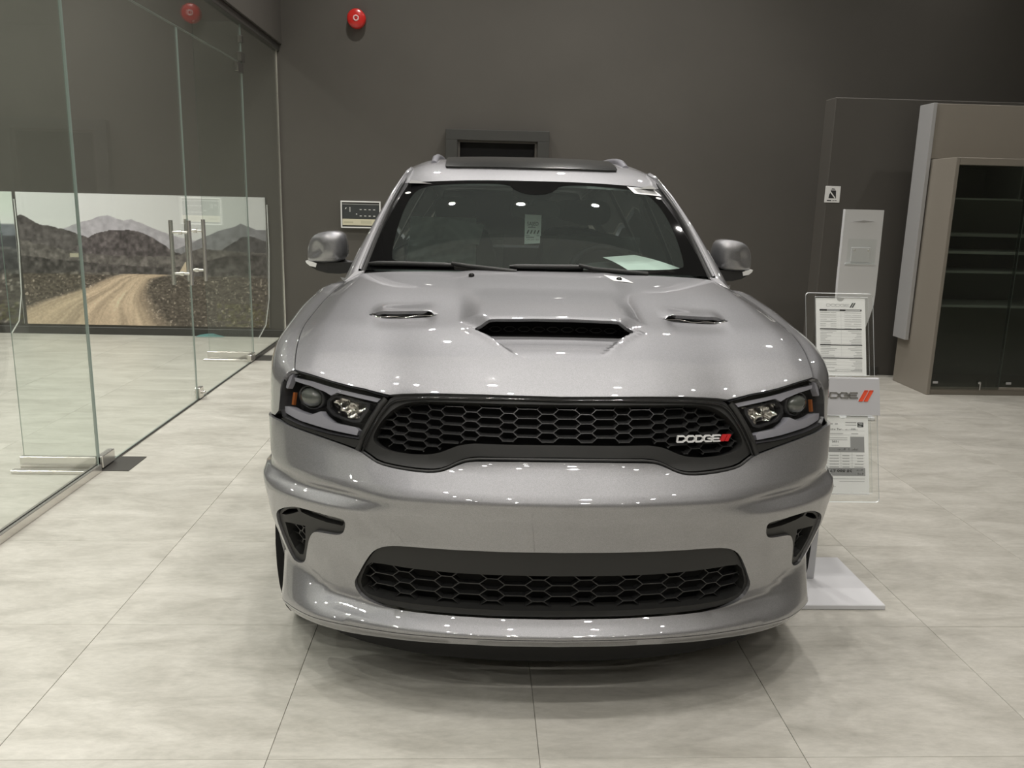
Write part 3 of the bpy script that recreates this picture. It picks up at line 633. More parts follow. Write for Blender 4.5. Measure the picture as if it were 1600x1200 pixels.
for x in (-3.4, -5.2, -7.4):
    for y in (-3., 0., 3.0, 5.4): downlight(x, y, 4.599, LAMP_LEFT, LB)
for x in (-4.2, -5.6, -7.2):
    for y in (7.2, 8.7): downlight(x, y, 4.599, LAMP_LEFT, LB)

# ---------------------------------------------------------------- nose surface of the car
# shared surface maths (goes into scene.py too) - car coords u (lateral, + = photo right), d (back from nose), z up
def pchip(x,y):
    x=np.asarray(x,float); y=np.asarray(y,float); h=np.diff(x); dl=np.diff(y)/h
    n=len(x); m=np.zeros(n)
    for i in range(1,n-1):
        if dl[i-1]*dl[i]>0:
            w1=2*h[i]+h[i-1]; w2=h[i]+2*h[i-1]; m[i]=(w1+w2)/(w1/dl[i-1]+w2/dl[i])
    m[0]=dl[0]; m[-1]=dl[-1]
    def f(t):
        t=np.asarray(t,float); i=np.clip(np.searchsorted(x,t)-1,0,n-2)
        s=(t-x[i])/h[i]; s2=s*s; s3=s2*s
        r=(2*s3-3*s2+1)*y[i]+(s3-2*s2+s)*h[i]*m[i]+(-2*s3+3*s2)*y[i+1]+(s3-s2)*h[i]*m[i+1]
        r=np.where(t<x[0],y[0]+m[0]*(t-x[0]),r); r=np.where(t>x[-1],y[-1]+m[-1]*(t-x[-1]),r)
        return r
    return f
PL=np.array([(0,0),(.15,.004),(.3,.018),(.45,.045),(.58,.085),(.68,.128),(.77,.18),(.84,.235),(.898,.295),(.938,.36),(.956,.43),(.9615,.51),(.9625,.60),(.9625,.75)])
PL[:,0]+=.027*np.clip((PL[:,1]-.10)/.26,0,1)**1.0
# symmetric param
_s=np.r_[0,np.cumsum(np.hypot(*np.diff(PL,axis=0).T))]; QMAX=_s[-1]
_pu=pchip(_s,PL[:,0]); _pd=pchip(_s,PL[:,1])
def plan(q):
    q=np.asarray(q,float); a=np.abs(q); return np.sign(q)*_pu(a),_pd(a)
def plann(q):
    e=1e-2; u1,d1=plan(q+e); u0,d0=plan(q-e); tu,td=u1-u0,d1-d0; L=np.hypot(tu,td); return td/L,-tu/L   # outward normal
QG=np.array([0,.15,.3,.45,.58,.68,.78,.86,.94,1.02,1.10,1.18,1.27,1.45])
ZT=dict(
A=[.257,.257,.255,.251,.243,.234,.228,.222,.217,.214,.212,.212,.212,.212],
B=[.294,.294,.292,.288,.284,.280,.274,.269,.264,.260,.256,.253,.25,.25],
C=[.309,.309,.308,.305,.301,.298,.293,.289,.286,.283,.281,.279,.277,.277],
D=[.332,.334,.336,.336,.333,.330,.334,.353,.384,.405,.425,.44,.455,.47],
E=[.578,.579,.578,.575,.571,.567,.564,.560,.557,.557,.557,.557,.557,.557],
F=[.680,.683,.685,.687,.687,.686,.684,.685,.687,.692,.705,.72,.728,.735],
G=[.741,.743,.746,.746,.745,.745,.746,.749,.757,.767,.780,.787,.793,.80],
H=[.835,.832,.826,.823,.827,.840,.855,.866,.871,.877,.888,.898,.905,.91],
J=[1.031,1.032,1.032,1.028,1.022,1.027,1.037,1.046,1.055,1.059,1.06,1.06,1.06,1.06])
IT=dict(A=[(0,.055),(.7,.062),(1.0,.072),(1.2,.072)],B=[(0,.018),(.6,.022),(.8,.022),(1.0,.040),(1.2,.05)],C=[(0,.024),(.6,.028),(.8,.028),(1.0,.046),(1.2,.056)],
D=[(0,.085),(.55,.082),(.75,.098),(.9,.098),(1.05,.075),(1.2,.055)],E=[(0,.045),(.6,.047),(.8,.05),(1.0,.032),(1.2,.016)],
F=[(0,.012),(.5,.006),(.7,0),(1.2,0)],G=[(0,0),(.45,.004),(.7,.018),(1.0,.03),(1.2,.028)],
H=[(0,.075),(.5,.078),(.8,.07),(1.0,.042),(1.2,.02)],J=[(0,.172),(.55,.165),(.75,.13),(1.0,.075),(1.2,.05)])
_Q=np.linspace(0,QMAX,241); _Z=np.arange(.10,1.20,.002)
def _table():
    T=np.zeros((len(_Q),len(_Z)))
    zs={k:pchip(QG,v)(_Q) for k,v in ZT.items()}
    ins={}
    for k,v in IT.items():
        f=pchip([a for a,b in v],[b for a,b in v]); ins[k]=f(np.clip(_Q,0,v[-1][0]))
    for i in range(len(_Q)):
        z=[zs[k][i] for k in 'ABCDEF']; n=[ins[k][i] for k in 'ABCDEF']
        g=np.clip((_Q[i]-.5)/.25,0,1); g=g*g*(3-2*g)
        z.append(z[-1]*.45+zs['G'][i]*.55); n.append((n[-1]+ins['G'][i])/2*(1-g)+g*.04)
        for k in 'GH': z.append(zs[k][i]); n.append(ins[k][i])
        zh,zj,nh,nj=zs['H'][i],zs['J'][i],ins['H'][i],ins['J'][i]
        for t in (.33,.66,1): z.append(zh+(zj-zh)*t); n.append(nh+(nj-nh)*(t**1.25))
        z.append(zj+.1); n.append(nj+.08)
        z=[z[0]-.06]+z; n=[n[0]+.01]+n
        T[i]=np.interp(_Z,z,n)
    s=3.5; k=np.exp(-.5*(np.arange(-12,13)/s)**2); k/=k.sum()
    P=np.pad(T,((0,0),(12,12)),'edge'); T=sum(k[j]*P[:,j:j+len(_Z)] for j in range(25))
    s=2.5; k=np.exp(-.5*(np.arange(-8,9)/s)**2); k/=k.sum()
    P=np.concatenate([T[8:0:-1],T,np.repeat(T[-1:],8,0)]); T=sum(k[j]*P[j:j+len(_Q)] for j in range(17))
    return T
_T=_table()
def inset(q,z):
    a=np.clip(np.abs(q)/QMAX*(len(_Q)-1),0,len(_Q)-1.001); b=np.clip((np.asarray(z)-_Z[0])/.002,0,len(_Z)-1.001)
    i=a.astype(int); j=b.astype(int); x=a-i; y=b-j
    return (1-x)*(1-y)*_T[i,j]+x*(1-y)*_T[i+1,j]+(1-x)*y*_T[i,j+1]+x*y*_T[i+1,j+1]
def S(q,z,off=0.):
    """point of the nose surface; off moves it inwards"""
    q=np.asarray(q,float); z=np.asarray(z,float); u,d=plan(q); nu,nd=plann(q); n=inset(q,z)+off
    return np.stack([u-nu*n,d-nd*n,z*np.ones_like(q)],-1)
# ---------------------------------------------------------------- the car (car space: u across, d back from the nose, z up)
car = thing('car', 'silver three-row SUV parked nose-on with black honeycomb grille and hood scoop', 'car', (.262, 2.345, 0), .001)
def Sf(q, z, off=0.): return S(q, z, off)
QC = .968
zJ = pchip([0, .3, .5, .62, .7, .8, .92, 1.0], [1.022, 1.022, 1.014, 1.009, 1.018, 1.035, 1.056, 1.064])
gH = pchip([0, .02, .05, .1, .16, .235, .31, .42, .5, .7, 1], [0, .07, .14, .25, .355, .455, .53, .60, .655, .81, 1])
_Ru = pchip([0, 1], [0, .825]); _Rd = pchip([0, .5, .9, 1], [1.235, 1.245, 1.27, 1.30]); _Rz = pchip([0, .4, .7, .9, 1], [1.318, 1.317, 1.312, 1.299, 1.262])
def hood0(a, t):
    s = np.sign(a); a = np.abs(a); q = a*QC; F = S(q, zJ(q))
    ru, rd, rz = _Ru(a), _Rd(a), _Rz(a)
    u = F[:, 0]+(ru-F[:, 0])*t+a**3*.035*np.sin(math.pi*np.clip(t, 0, 1)**.8)
    d = F[:, 1]+(rd-F[:, 1])*t; z = F[:, 2]+(rz-F[:, 2])*gH(t)
    # crown fades towards the shut line
    z = z+.012*np.sin(math.pi*np.clip(t, 0, 1))*(1-a**4)
    return s*u, d, z
def sst(x, a, b): x = np.clip((x-a)/(b-a), 0, 1); return x*x*(3-2*x)
SD = .497
def hooddisp(u, d):
    au = np.abs(u)
    wl = np.clip((d-SD-.02)/.06, 0, 1)
    h = .030*(1-sst(au, .215+.02*wl, .268+.07*wl))*np.where(d > SD+.012, .82+.18*sst(d, SD+.012, SD+.04), 0)*(1-sst(d, SD+.06, SD+.46))
    w = np.interp(d, [.30, .36, .45, .50], [.11, .155, .21, .262])
    h = h-.024*(1-sst(au, w-.012, w+.014))*sst(d, .30, .47)*(d < SD+.012)
    tt = np.clip((d-.34)/.155, 0, 1); ul = np.interp(d, [.34, .40, .45, .475, .497], [.150, .190, .228, .252, .285])
    h = h+.0065*np.exp(-((au-ul-.012)/.018)**2)*tt**.7*(d < SD+.012)*(1-sst(au, .285, .315))
    # bonnet vents: slot rear rim stands up, front rim dips
    e = (1-sst(np.abs(au-.522), .075, .127))
    slot = .655+.10*np.clip(au-.42, 0, 1)**1.0*.6
    h = h+e*np.where(d > slot+.014,   .012*(1-sst(d, slot+.014, slot+.16)), -.008*sst(d, slot-.16, slot))
    # broad centre dome
    h = h+.008*(1-sst(au, .27, .36))*sst(d, .55, .85)
    return h
def hood(p, r, off=0.):
    a, t = p/.9, r/1.07
    u, d, z = hood0(a, t); z = z+hooddisp(u, d)-off
    return np.stack([u, d, z], 1)
def hood_inv(u, d):
    a = u/.86; t = (d-.3)/.95
    for _ in range(30):
        uu, dd, _z = hood0(np.array([a]), np.array([t])); a += (u-uu[0])/.86; t += (d-dd[0])/1.0
    return (a*.9, t*1.07)
def hood_t_at_z(a, zt):
    lo, hi = -.05, .5
    for _ in range(40):
        m = (lo+hi)/2; lo, hi = (m, hi) if hood0(np.array([a]), np.array([m]))[2][0] < zt else (lo, m)
    return lo
HE = [(0, 1.031), (.13, 1.0325), (.25, 1.0325), (.34, 1.0315), (.43, 1.029), (.50, 1.025), (.555, 1.0205), (.594, 1.0155), (.64, 1.0215), (.69, 1.030), (.75, 1.037), (.80, 1.0445), (.85, 1.053), (.90, 1.061), (.94, 1.0655), (.968, 1.0685)]
half = [(0., 1.07)]+[(k/20*.9, 1.07) for k in range(1, 21)]+[(.9, t*1.07) for t in np.linspace(.97, .02, 24)]
half += [(q/QC*.9, hood_t_at_z(q/QC, z)*1.07) for q, z in HE[::-1]]
scoop_slot = [hood_inv(u, d) for u, d in smooth_poly([(-.272, .505), (-.265, .497), (0, .495), (.265, .497), (.272, .505), (.262, .521), (0, .527), (-.262, .521)], 1)]
vent_ud = [(.392, .662), (.45, .660), (.54, .665), (.62, .671), (.645, .676), (.652, .684), (.642, .692), (.58, .689), (.50, .682), (.44, .673)]
ventR = [hood_inv(u, d) for u, d in smooth_poly(vent_ud, 1)]
hd = panel('hood', hood, mir(half), [scoop_slot, ventR, flipx(ventR)], .016, M['paint'], car, flange=.012, eps=.004)

# scoop throat and vent louvres
m = MB(); n = 40
rows = []
for k in range(n+1):
    u = -.285+.57*k/n; zb = hood(*[np.array([c]) for c in hood_inv(u, .49)])[0][2]
    zt = hood(*[np.array([c]) for c in hood_inv(u, .60)])[0][2]-.006
    rows.append([(u, .484, zb-.012), (u, .60, min(zb-.004, zt-.002)), (u, .60, zt)])
vs = [p for r in rows for p in r]
m.add(vs, [(3*k+j, 3*k+3+j, 3*k+4+j, 3*k+1+j) for k in range(n) for j in (0, 1)], 0)
m.build('scoop_throat', M['void'], hd)
m = MB()
for k in range(-5, 6):
    u = k*.05; zb = hood(*[np.array([c]) for c in hood_inv(u, .49)])[0][2]
    m.tube([(u-.022, .56, zb+.018), (u-.010, .56, zb+.010), (u+.010, .56, zb+.010), (u+.022, .56, zb+.018), (u+.010, .56, zb+.026), (u-.010, .56, zb+.026), (u-.022, .56, zb+.018)], .0015, 5, cap=False)
m.build('scoop_mesh', M['matte_black'], hd)
for s in (-1, 1):
    m = MB(); L = []
    for k in range(9):
        u = s*(.385+.275*k/8); zb = hood(*[np.array([c]) for c in hood_inv(u, .66)])[0][2]-.006
        L.append((u, .645, zb-.012)); L.append((u, .72, zb-.02)); L.append((u, .72, zb+.012))
    m.add(L, [(3*k+j, 3*k+3+j, 3*k+4+j, 3*k+1+j) for k in range(8) for j in (0, 1)])
    vt = m.build('hood_vent', M['void'], hd)
    for j in range(3):
        m = MB(); pts = []
        for k in range(12):
            u = s*(.41+.23*k/11); zb = hood(*[np.array([c]) for c in hood_inv(u, .66)])[0][2]
            pts.append((u, .668+.009*j+.06*(abs(u)-.41)*.5, zb+.001+.003*j-.003*math.sin(k*1.3+j)))
        m.tube(pts, .0022, 6); m.build('louvre', M['chrome'] if j == 1 else M['soft_black'], vt)

# ---- bumper cover
BT = [(0., .850), (.13, .849), (.259, .846), (.298, .842), (.327, .832), (.358, .818), (.389, .809), (.438, .806), (.527, .809), (.59, .816), (.622, .827), (.672, .848), (.753, .8625), (.829, .873), (.906, .883), (.968, .892), (1.016, .90), (1.06, .902), (1.13, .897)]
BT = [BT[0]]+smooth_poly(BT[1:], 1, False)
zB = pchip(QG, np.array(ZT['B'])+.0015)
def lipq(qs, dz=0.): return [(q, float(zB(q))+dz) for q in qs]
side = [(1.205, .89), (1.205, .7), (1.19, .5), (1.17, .38), (1.13, .30)]
half = BT+side+lipq([1.08, 1.02, .94, .86, .78, .68, .58, .45, .3, .15, 0.])
INTK = [(0., .5745), (.22, .574), (.417, .572), (.50, .5695), (.545, .5645), (.583, .552), (.613, .530), (.645, .487), (.680, .433), (.698, .406), (.6985, .381), (.679, .354), (.642, .3425), (.55, .3365), (.334, .3375), (.155, .3365), (0., .3355)]
INTK = [INTK[0]]+smooth_poly(INTK[1:-1], 1, False)+[INTK[-1]]
FOG = [(1.028, .568), (1.018, .589), (.993, .607), (.958, .622), (.92, .636), (.885, .6445), (.81, .6455), (.75, .6425), (.705, .641), (.690, .634), (.693, .616), (.706, .590), (.724, .574), (.75, .567), (.79, .5645), (.838, .560), (.857, .548), (.878, .522), (.905, .475), (.932, .430), (.952, .412), (.972, .404), (.998, .400), (1.022, .408), (1.034, .435), (1.038, .48), (1.034, .53)]
FOG = smooth_poly(FOG, 1)
bp = panel('bumper_cover', Sf, mir(half), [mir(INTK), FOG, flipx(FOG)], .02, M['paint'], car, flange=.014, bstep=.012, eps=.005)
half = lipq([0., .15, .3, .45, .58, .68, .78, .86, .94, 1.02, 1.08], -.003)+[(1.13, .297), (1.15, .26), (1.14, .215)]+[(q, float(pchip(QG, ZT['A'])(q))) for q in (1.08, .94, .78, .58, .3, 0.)]
lp = panel('lip_spoiler', Sf, mir(half), [], .02, M['paint'], car, flange=.03, eps=.005)
half = [(q, float(pchip(QG, ZT['A'])(q))-.001) for q in (0., .3, .58, .78, .94, 1.08)]+[(1.1, .17), (.9, .15), (0, .15)]
panel('air_dam', lambda q, z, off=0.: S(q, z, off+.02+(.26-z)*.6), mir(half), [], .04, M['void'], car, flange=0.)  # lowered to block light from the front, near-black to deepen the shade below

# ---- hex mesh builder
def hexmesh(name, region, off, pu, pv, fa, fb, u0, z0, mat, parent, ua, width=.0022, depth=.022):
    m = MB(); segs = []
    nu = int((ua+abs(u0))/pu*2)+2
    for i in range(-nu, nu+1):
        x = u0+i*pu/2; A = i % 2 == 0; f = fa if A else fb; g = fb if A else fa
        for k in range(-12, 13):
            z = z0+(k+(0 if A else .5))*pv
            segs.append(((x-f/2, z), (x+f/2, z)))
            for s in (-.5, .5): segs.append(((x+f/2, z), (x+pu/2-g/2, z+s*pv)))
    reg = np.array(region)
    for a, b in segs:
        n = 12; P = np.array([(a[0]+(b[0]-a[0])*t/n, a[1]+(b[1]-a[1])*t/n) for t in range(n+1)]); ins = inpoly(P, reg)
        k = np.where(ins)[0]
        if len(k) < 2: continue
        a, b = P[k[0]], P[k[-1]]; dx, dz = b-a; L = math.hypot(dx, dz); nx, nz = -dz/L, dx/L
        q = []; e = width/2
        for c in (a, b):
            for w, o in ((-e, 0), (e, 0), (e*2.4, depth), (-e*2.4, depth)): q.append((c[0]+nx*w, c[1]+nz*w, off+o))
        q = np.array(q); V = S(q[:, 0], q[:, 1], q[:, 2])
        m.add(V, [(0, 1, 5, 4), (1, 2, 6, 5), (3, 0, 4, 7), (2, 3, 7, 6)])
    return m.build(name, mat, parent)
# ---- grille assembly
FO = [(0., 1.0275), (.25, 1.028), (.426, 1.0245), (.51, 1.0195), (.556, 1.0145), (.592, 1.008), (.618, .980), (.644, .934), (.663, .885), (.672, .853), (.640, .840), (.598, .822), (.529, .8155), (.44, .813), (.395, .8155), (.362, .825), (.330, .841), (.300, .851), (.262, .8555), (0., .8595)]
FI = [(0., 1.006), (.249, 1.0055), (.423, 1.0035), (.510, .999), (.557, .9865), (.588, .966), (.616, .935), (.633, .900), (.634, .878), (.612, .862), (.567, .851), (.491, .849), (.43, .852), (.395, .859), (.362, .872), (.330, .885), (.281, .8915), (0., .894)]
FO = [FO[0]]+smooth_poly(FO[1:-1], 1, False)+[FO[-1]]; FI = [FI[0]]+smooth_poly(FI[1:-1], 2, False)+[FI[-1]]
gr = panel('grille_surround', lambda q, z, o=0.: S(q, z, o+.016), mir(FO), [mir(FI)], .02, M['soft_black'], car, flange=.05, bstep=.012)
# bright raised bar along the upper edge of the surround
m = MB(); q = np.array([-x for x, z in FO[::-1] if z > .86]+[x for x, z in FO if z > .86]); z = np.array([z for x, z in FO[::-1] if z > .86]+[z for x, z in FO if z > .86])
o = np.argsort(q); q, z = q[o], z[o]
m.tube(S(q*.988, z-.008-.004*np.abs(q/.6)**6, .008), .0035, 6); m.build('surround_edge', M['gloss_black'], gr)
hexmesh('grille_mesh', mir(FI), .042, .127, .0262, .034, .060, -.300, .9735, M['grille_black'], gr, .7)
panel('grille_backing', lambda q, z, o=0.: S(q, z, o+.085), mir([(0., 1.02), (.5, 1.015), (.66, .95), (.69, .86), (.5, .80), (0, .85)]), [], .06, M['void'], gr, flange=0.)
ib = [i for i in range(len(FI))]
for i in range(-4, 5):           # blanked cells of the top row
    x = -.300+.0635+.127*(i+2); 
    if abs(x) > .50: continue
    m = MB(); zc = .9735+.0262*1.0; P = np.array([(x-.03, zc-.0085), (x+.03, zc-.0085), (x+.046, zc+.003), (x+.03, zc+.007), (x-.03, zc+.007), (x-.046, zc+.003)])
    V = np.concatenate([S(P[:, 0], P[:, 1], .047+np.array([.02, .02, .01, 0, 0, .01])), S(P[:, 0], P[:, 1], .07)])
    m.add(V, [(0, 1, 2, 3, 4, 5)]+[(j, (j+1) % 6, 6+(j+1) % 6, 6+j) for j in range(6)]); m.build('grille_blank', M['gloss_black'], gr)
# lower lip of the grille opening: grey moulding between surround and bumper
CH = [(q, z) for q, z in FO if z < .86]
lowo = [(q*1.003, z-.002) for q, z in CH]
m = MB(); 
qq = [-q for q, z in lowo[::-1]][:]+[q for q, z in lowo]; zz = [z for q, z in lowo[::-1]]+[z for q, z in lowo]
qq = np.array(qq); zz = np.array(zz); o = np.argsort(qq, kind='stable'); 
path = [(-q, z) for q, z in lowo]+[(q, z) for q, z in lowo[::-1]]
pq = np.array([p[0] for p in path]); pz = np.array([p[1] for p in path])
m.tube(S(pq, pz-.004, .012), .0045, 6); m.build('grille_seal', M['matte_black'], gr)
# badge on the grille mesh
def bfn(x, y, k):
    q = np.array([x+y*.35]); z = np.array([.8955+y-(x-.388)*.028]); return tuple(S(q, z, np.array([.026 if k == 0 else .034]))[0])
wordmark('badge_lettering', gr, bfn, .388, .560, .0160, M['badge'], .21)
slashes('badge_slashes', gr, lambda x, y, k: bfn(x, y-.001, k), .556, .0185, .013, .010, M['red'], .004)

# ---- lower intake
it = panel('lower_intake', lambda q, z, o=0.: S(q, z, o+.012+.02*np.clip((z-.50)/.07, 0, 1)*0), mir([(q*.996, .455+(z-.455)*.985) for q, z in INTK]), [mir(smooth_poly([(0., .486), (.33, .4855), (.58, .489), (.625, .486), (.648, .468), (.668, .433), (.680, .405), (.677, .380), (.655, .364), (.60, .359), (.3, .3585), (0, .3585)], 0))], .02, M['soft_black'], car, flange=.045, bstep=.014)
MS = mir([(0., .486), (.33, .4855), (.58, .489), (.625, .486), (.648, .468), (.668, .433), (.680, .405), (.677, .380), (.655, .364), (.60, .359), (.3, .3585), (0, .3585)])
hexmesh('intake_mesh', MS, .034, .152, .040, .036, .066, -.366, .380, M['grille_black'], it, .75, .0028)
panel('intake_backing', lambda q, z, o=0.: S(q, z, o+.09), mir([(0., .51), (.6, .51), (.71, .42), (.70, .34), (0, .33)]), [], .06, M['void'], it, flange=0.)

# ---- fog lamp bezels
FL = [(.887, .638), (.83, .640), (.755, .6375), (.712, .636), (.701, .630), (.706, .614), (.716, .606), (.78, .6065), (.85, .614), (.885, .622)]
FV = [(.998, .556), (.965, .561), (.890, .567), (.910, .51), (.932, .47), (.955, .440), (.980, .434), (1.0, .455), (1.008, .50)]
FT = [(1.006, .583), (.98, .602), (.945, .619), (.902, .631), (.898, .620), (.93, .605), (.972, .590)]
for s in (1, -1):
    fx = (lambda p: p) if s > 0 else flipx
    fb = panel('fog_bezel', lambda q, z, o=0.: S(q, z, o+.010), fx([(.875+(q-.875)*.985, .545+(z-.545)*.985) for q, z in FOG]), [fx(FL), fx(FV), fx(FT)], .02, M['soft_black'], car, flange=.035, bstep=.01)
    panel('fog_lens', lambda q, z, o=0.: S(q, z, o+.02), fx(FL), [], .015, M['lens_clear'], fb, flange=0.)
    panel('fog_reflector', lambda q, z, o=0.: S(q, z, o+.035+.25*np.maximum(0, z-.615)), fx(FL), [], .015, M['fog_silver'], fb, flange=0.)
    panel('bezel_backing', lambda q, z, o=0.: S(q, z, o+.06), fx([(1.05, .58), (.95, .63), (.89, .64), (.88, .57), (.93, .44), (1.05, .42)]), [], .03, M['void'], fb, flange=0.)
    hexmesh('bezel_mesh', fx(FV), .030, .10, .034, .012, .06, s*.95, .46, M['grille_black'], fb, 1.2, .003, .015)

# ---- headlamps
LENS = [(.965, 1.0645), (.992, 1.062), (1.012, 1.050), (1.024, 1.025), (1.027, .975), (1.018, .935), (1.002, .914), (.965, .9085), (.90, .8965), (.793, .886), (.672, .8815), (.662, .893), (.640, .956), (.618, .991), (.602, 1.0085), (.65, 1.0165), (.69, 1.026), (.75, 1.033), (.80, 1.0405), (.85, 1.049), (.90, 1.057), (.94, 1.0615)]
TRIM = [(.676, .878), (.793, .8835), (.90, .894), (.965, .906), (1.002, .9115), (1.014, .906), (.97, .8945), (.906, .8855), (.829, .8755), (.753, .865), (.688, .8535)]
DL = [(1.018, .944), (1.012, .924), (.93, .908), (.813, .895), (.696, .8875), (.692, .903), (.706, .9115), (.796, .917), (.834, .933), (.852, .947), (.895, .931), (.956, .938), (.998, .945)]
DU = [(.992, 1.041), (.908, 1.037), (.801, 1.0205), (.662, 1.003), (.634, .999), (.645, .989), (.799, 1.009), (.822, .999), (.85, 1.009), (.912, 1.022), (.985, 1.030)]
CELL = [(.830, .977), (.812, .992), (.785, .991), (.688, .978), (.687, .963), (.707, .931), (.727, .928), (.803, .940), (.828, .958)]
for s in (1, -1):
    fx = (lambda p: p) if s > 0 else flipx
    hl = panel('headlamp', lambda q, z, o=0.: S(q, z, o+.075), fx(LENS), [], .03, M['lamp_dark'], car, flange=0.)
    wall('lamp_housing', S, fx(LENS), .003, .076, M['lamp_dark'], hl)
    panel('headlamp_trim', lambda q, z, o=0.: S(q, z, o+.006), fx(TRIM), [], .02, M['soft_black'], car, flange=.03)
    panel('light_guide', lambda q, z, o=0.: S(q, z, o+.018), fx(DL), [], .012, M['lamp_grey'], hl, flange=.03, bstep=.01)
    panel('light_guide', lambda q, z, o=0.: S(q, z, o+.018), fx(DU), [], .012, M['lamp_grey'], hl, flange=.03, bstep=.01)
    cb = panel('lamp_cell', lambda q, z, o=0.: S(q, z, o+.03), fx([(.758+(q-.758)*1.18, .9605+(z-.9605)*1.22) for q, z in CELL]), [fx(CELL)], .012, M['lamp_dark'], hl, flange=.03, bstep=.01)
    panel('reflector', lambda q, z, o=0.: S(q, z, o+.05+.012*np.sin(q*90)*np.sin(z*140)), fx(CELL), [], .006, M['reflector'], hl, flange=0., eps=.002)
    P0 = S(np.array([s*.926]), np.array([.980]), .05)[0]; nu_, nd_ = plann(np.array([s*.80]))
    m = MB(); m.lathe([(.052, .02), (.050, -.004), (.044, -.010), (.040, -.004), (.040, .03)], 32, axis='y'); pj = m.build('projector_ring', M['lamp_dark'], hl)
    m2 = MB(); m2.lathe([(.0385, 0), (.036, -.012), (.028, -.022), (.016, -.028), (.0001, -.030)], 32, axis='y'); p2 = m2.build('projector_lens', M['projector'], hl)
    for o in (pj, p2): o.location = P0; o.rotation_euler = (0, 0, s*.55); o.scale = (1.12, 1, .84)
    panel('amber_marker', lambda q, z, o=0.: S(q, z, o+.03), fx([(.992, .99), (1.002, .99), (1.002, .95), (.992, .95)]), [], .02, M['amber'], hl, flange=.01)
    panel('tip_marker', lambda q, z, o=0.: S(q, z, o+.012), fx([(.993, 1.052), (1.007, 1.045), (1.017, 1.022), (1.018, 1.005), (1.008, 1.003), (1.0, 1.02)]), [], .012, M['lamp_grey'], hl, flange=.02)
    panel('headlamp_lens', lambda q, z, o=0.: S(q, z, o+.001), fx(LENS), [], .02, M['lens_clear'], hl, flange=0., bstep=.01)
    # strut between grille and lamp
    m = MB(); zz = np.linspace(.845, 1.0, 9); m.tube(S(s*np.interp(zz, [.845, .885, .934, .98, 1.0], [.682, .672, .652, .628, .612]), zz, .014), .010, 8); m.build('lamp_pillar', M['matte_black'], hl)
# ---- body sides: fender, doors, quarter panel
_t = np.linspace(0, .985, 14); _hu, _hd, _hz = hood0(np.ones(14), _t)
_Tu = pchip(np.r_[.30, _hd, 1.5, 1.8, 4.2, 4.9], np.r_[_hu[0]-.012, _hu+.004, .862, .880, .885, .80])
_Tz = pchip(np.r_[.30, _hd, 1.5, 1.8, 4.2, 4.9], np.r_[_hz[0]-.02, _hz-.001, 1.246, 1.240, 1.255, 1.25])
_Um = pchip([.30, .36, .40, .44, .49, .6, .8, 1.0, 1.3, 1.8, 4.2, 4.7, 4.95], [.87, .908, .936, .955, .968, .984, .994, .994, .982, .972, .972, .94, .88])
_Lz = pchip([0, .06, .13, .22, .42, .62, .82, 1.0], [0, .010, .040, .115, .40, .62, .82, .96])
def sidef(p, r, off=0., s=1):
    """p = distance back, r = 0 (top edge) .. 1 (sill)"""
    ut, zt, um = _Tu(p), _Tz(p), _Um(p)
    z = zt-r*0-_Lz(r)*1.0*np.clip((zt-.28)/.965, .6, 1.1)
    w = um-.010
    k = np.interp(r, [0, .06, .13, .22], [0, .45, .86, 1.0]); k2 = np.sin(np.clip(r/.22, 0, 1)*math.pi/2)
    u = np.where(r < .22, ut+(w-ut)*k2, 0)
    lo = w+.010*np.sin(np.clip((r-.22)/.30, 0, 1)*math.pi/2)-.055*np.clip((r-.52)/.48, 0, 1)**1.8
    u = np.where(r >= .22, lo, u)-off
    return np.stack([s*u, p, z], 1)
def side_r(d, z):
    lo, hi = 0., 1.1
    for _ in range(30):
        m_ = (lo+hi)/2; lo, hi = (m_, hi) if sidef(np.array([d]), np.array([m_]))[0][2] > z else (lo, m_)
    return lo
def arc(cx, r0, a0, a1, n=14): return [(cx+r0*math.cos(a), max(.285, .385+r0*math.sin(a))) for a in np.linspace(a0, a1, n)]
WF, WR = .94, 3.982
def dz(L): return [(d, side_r(d, z)) for d, z in L]
top = lambda a, b, n=10: [(d, 0.) for d in np.linspace(a, b, n)]
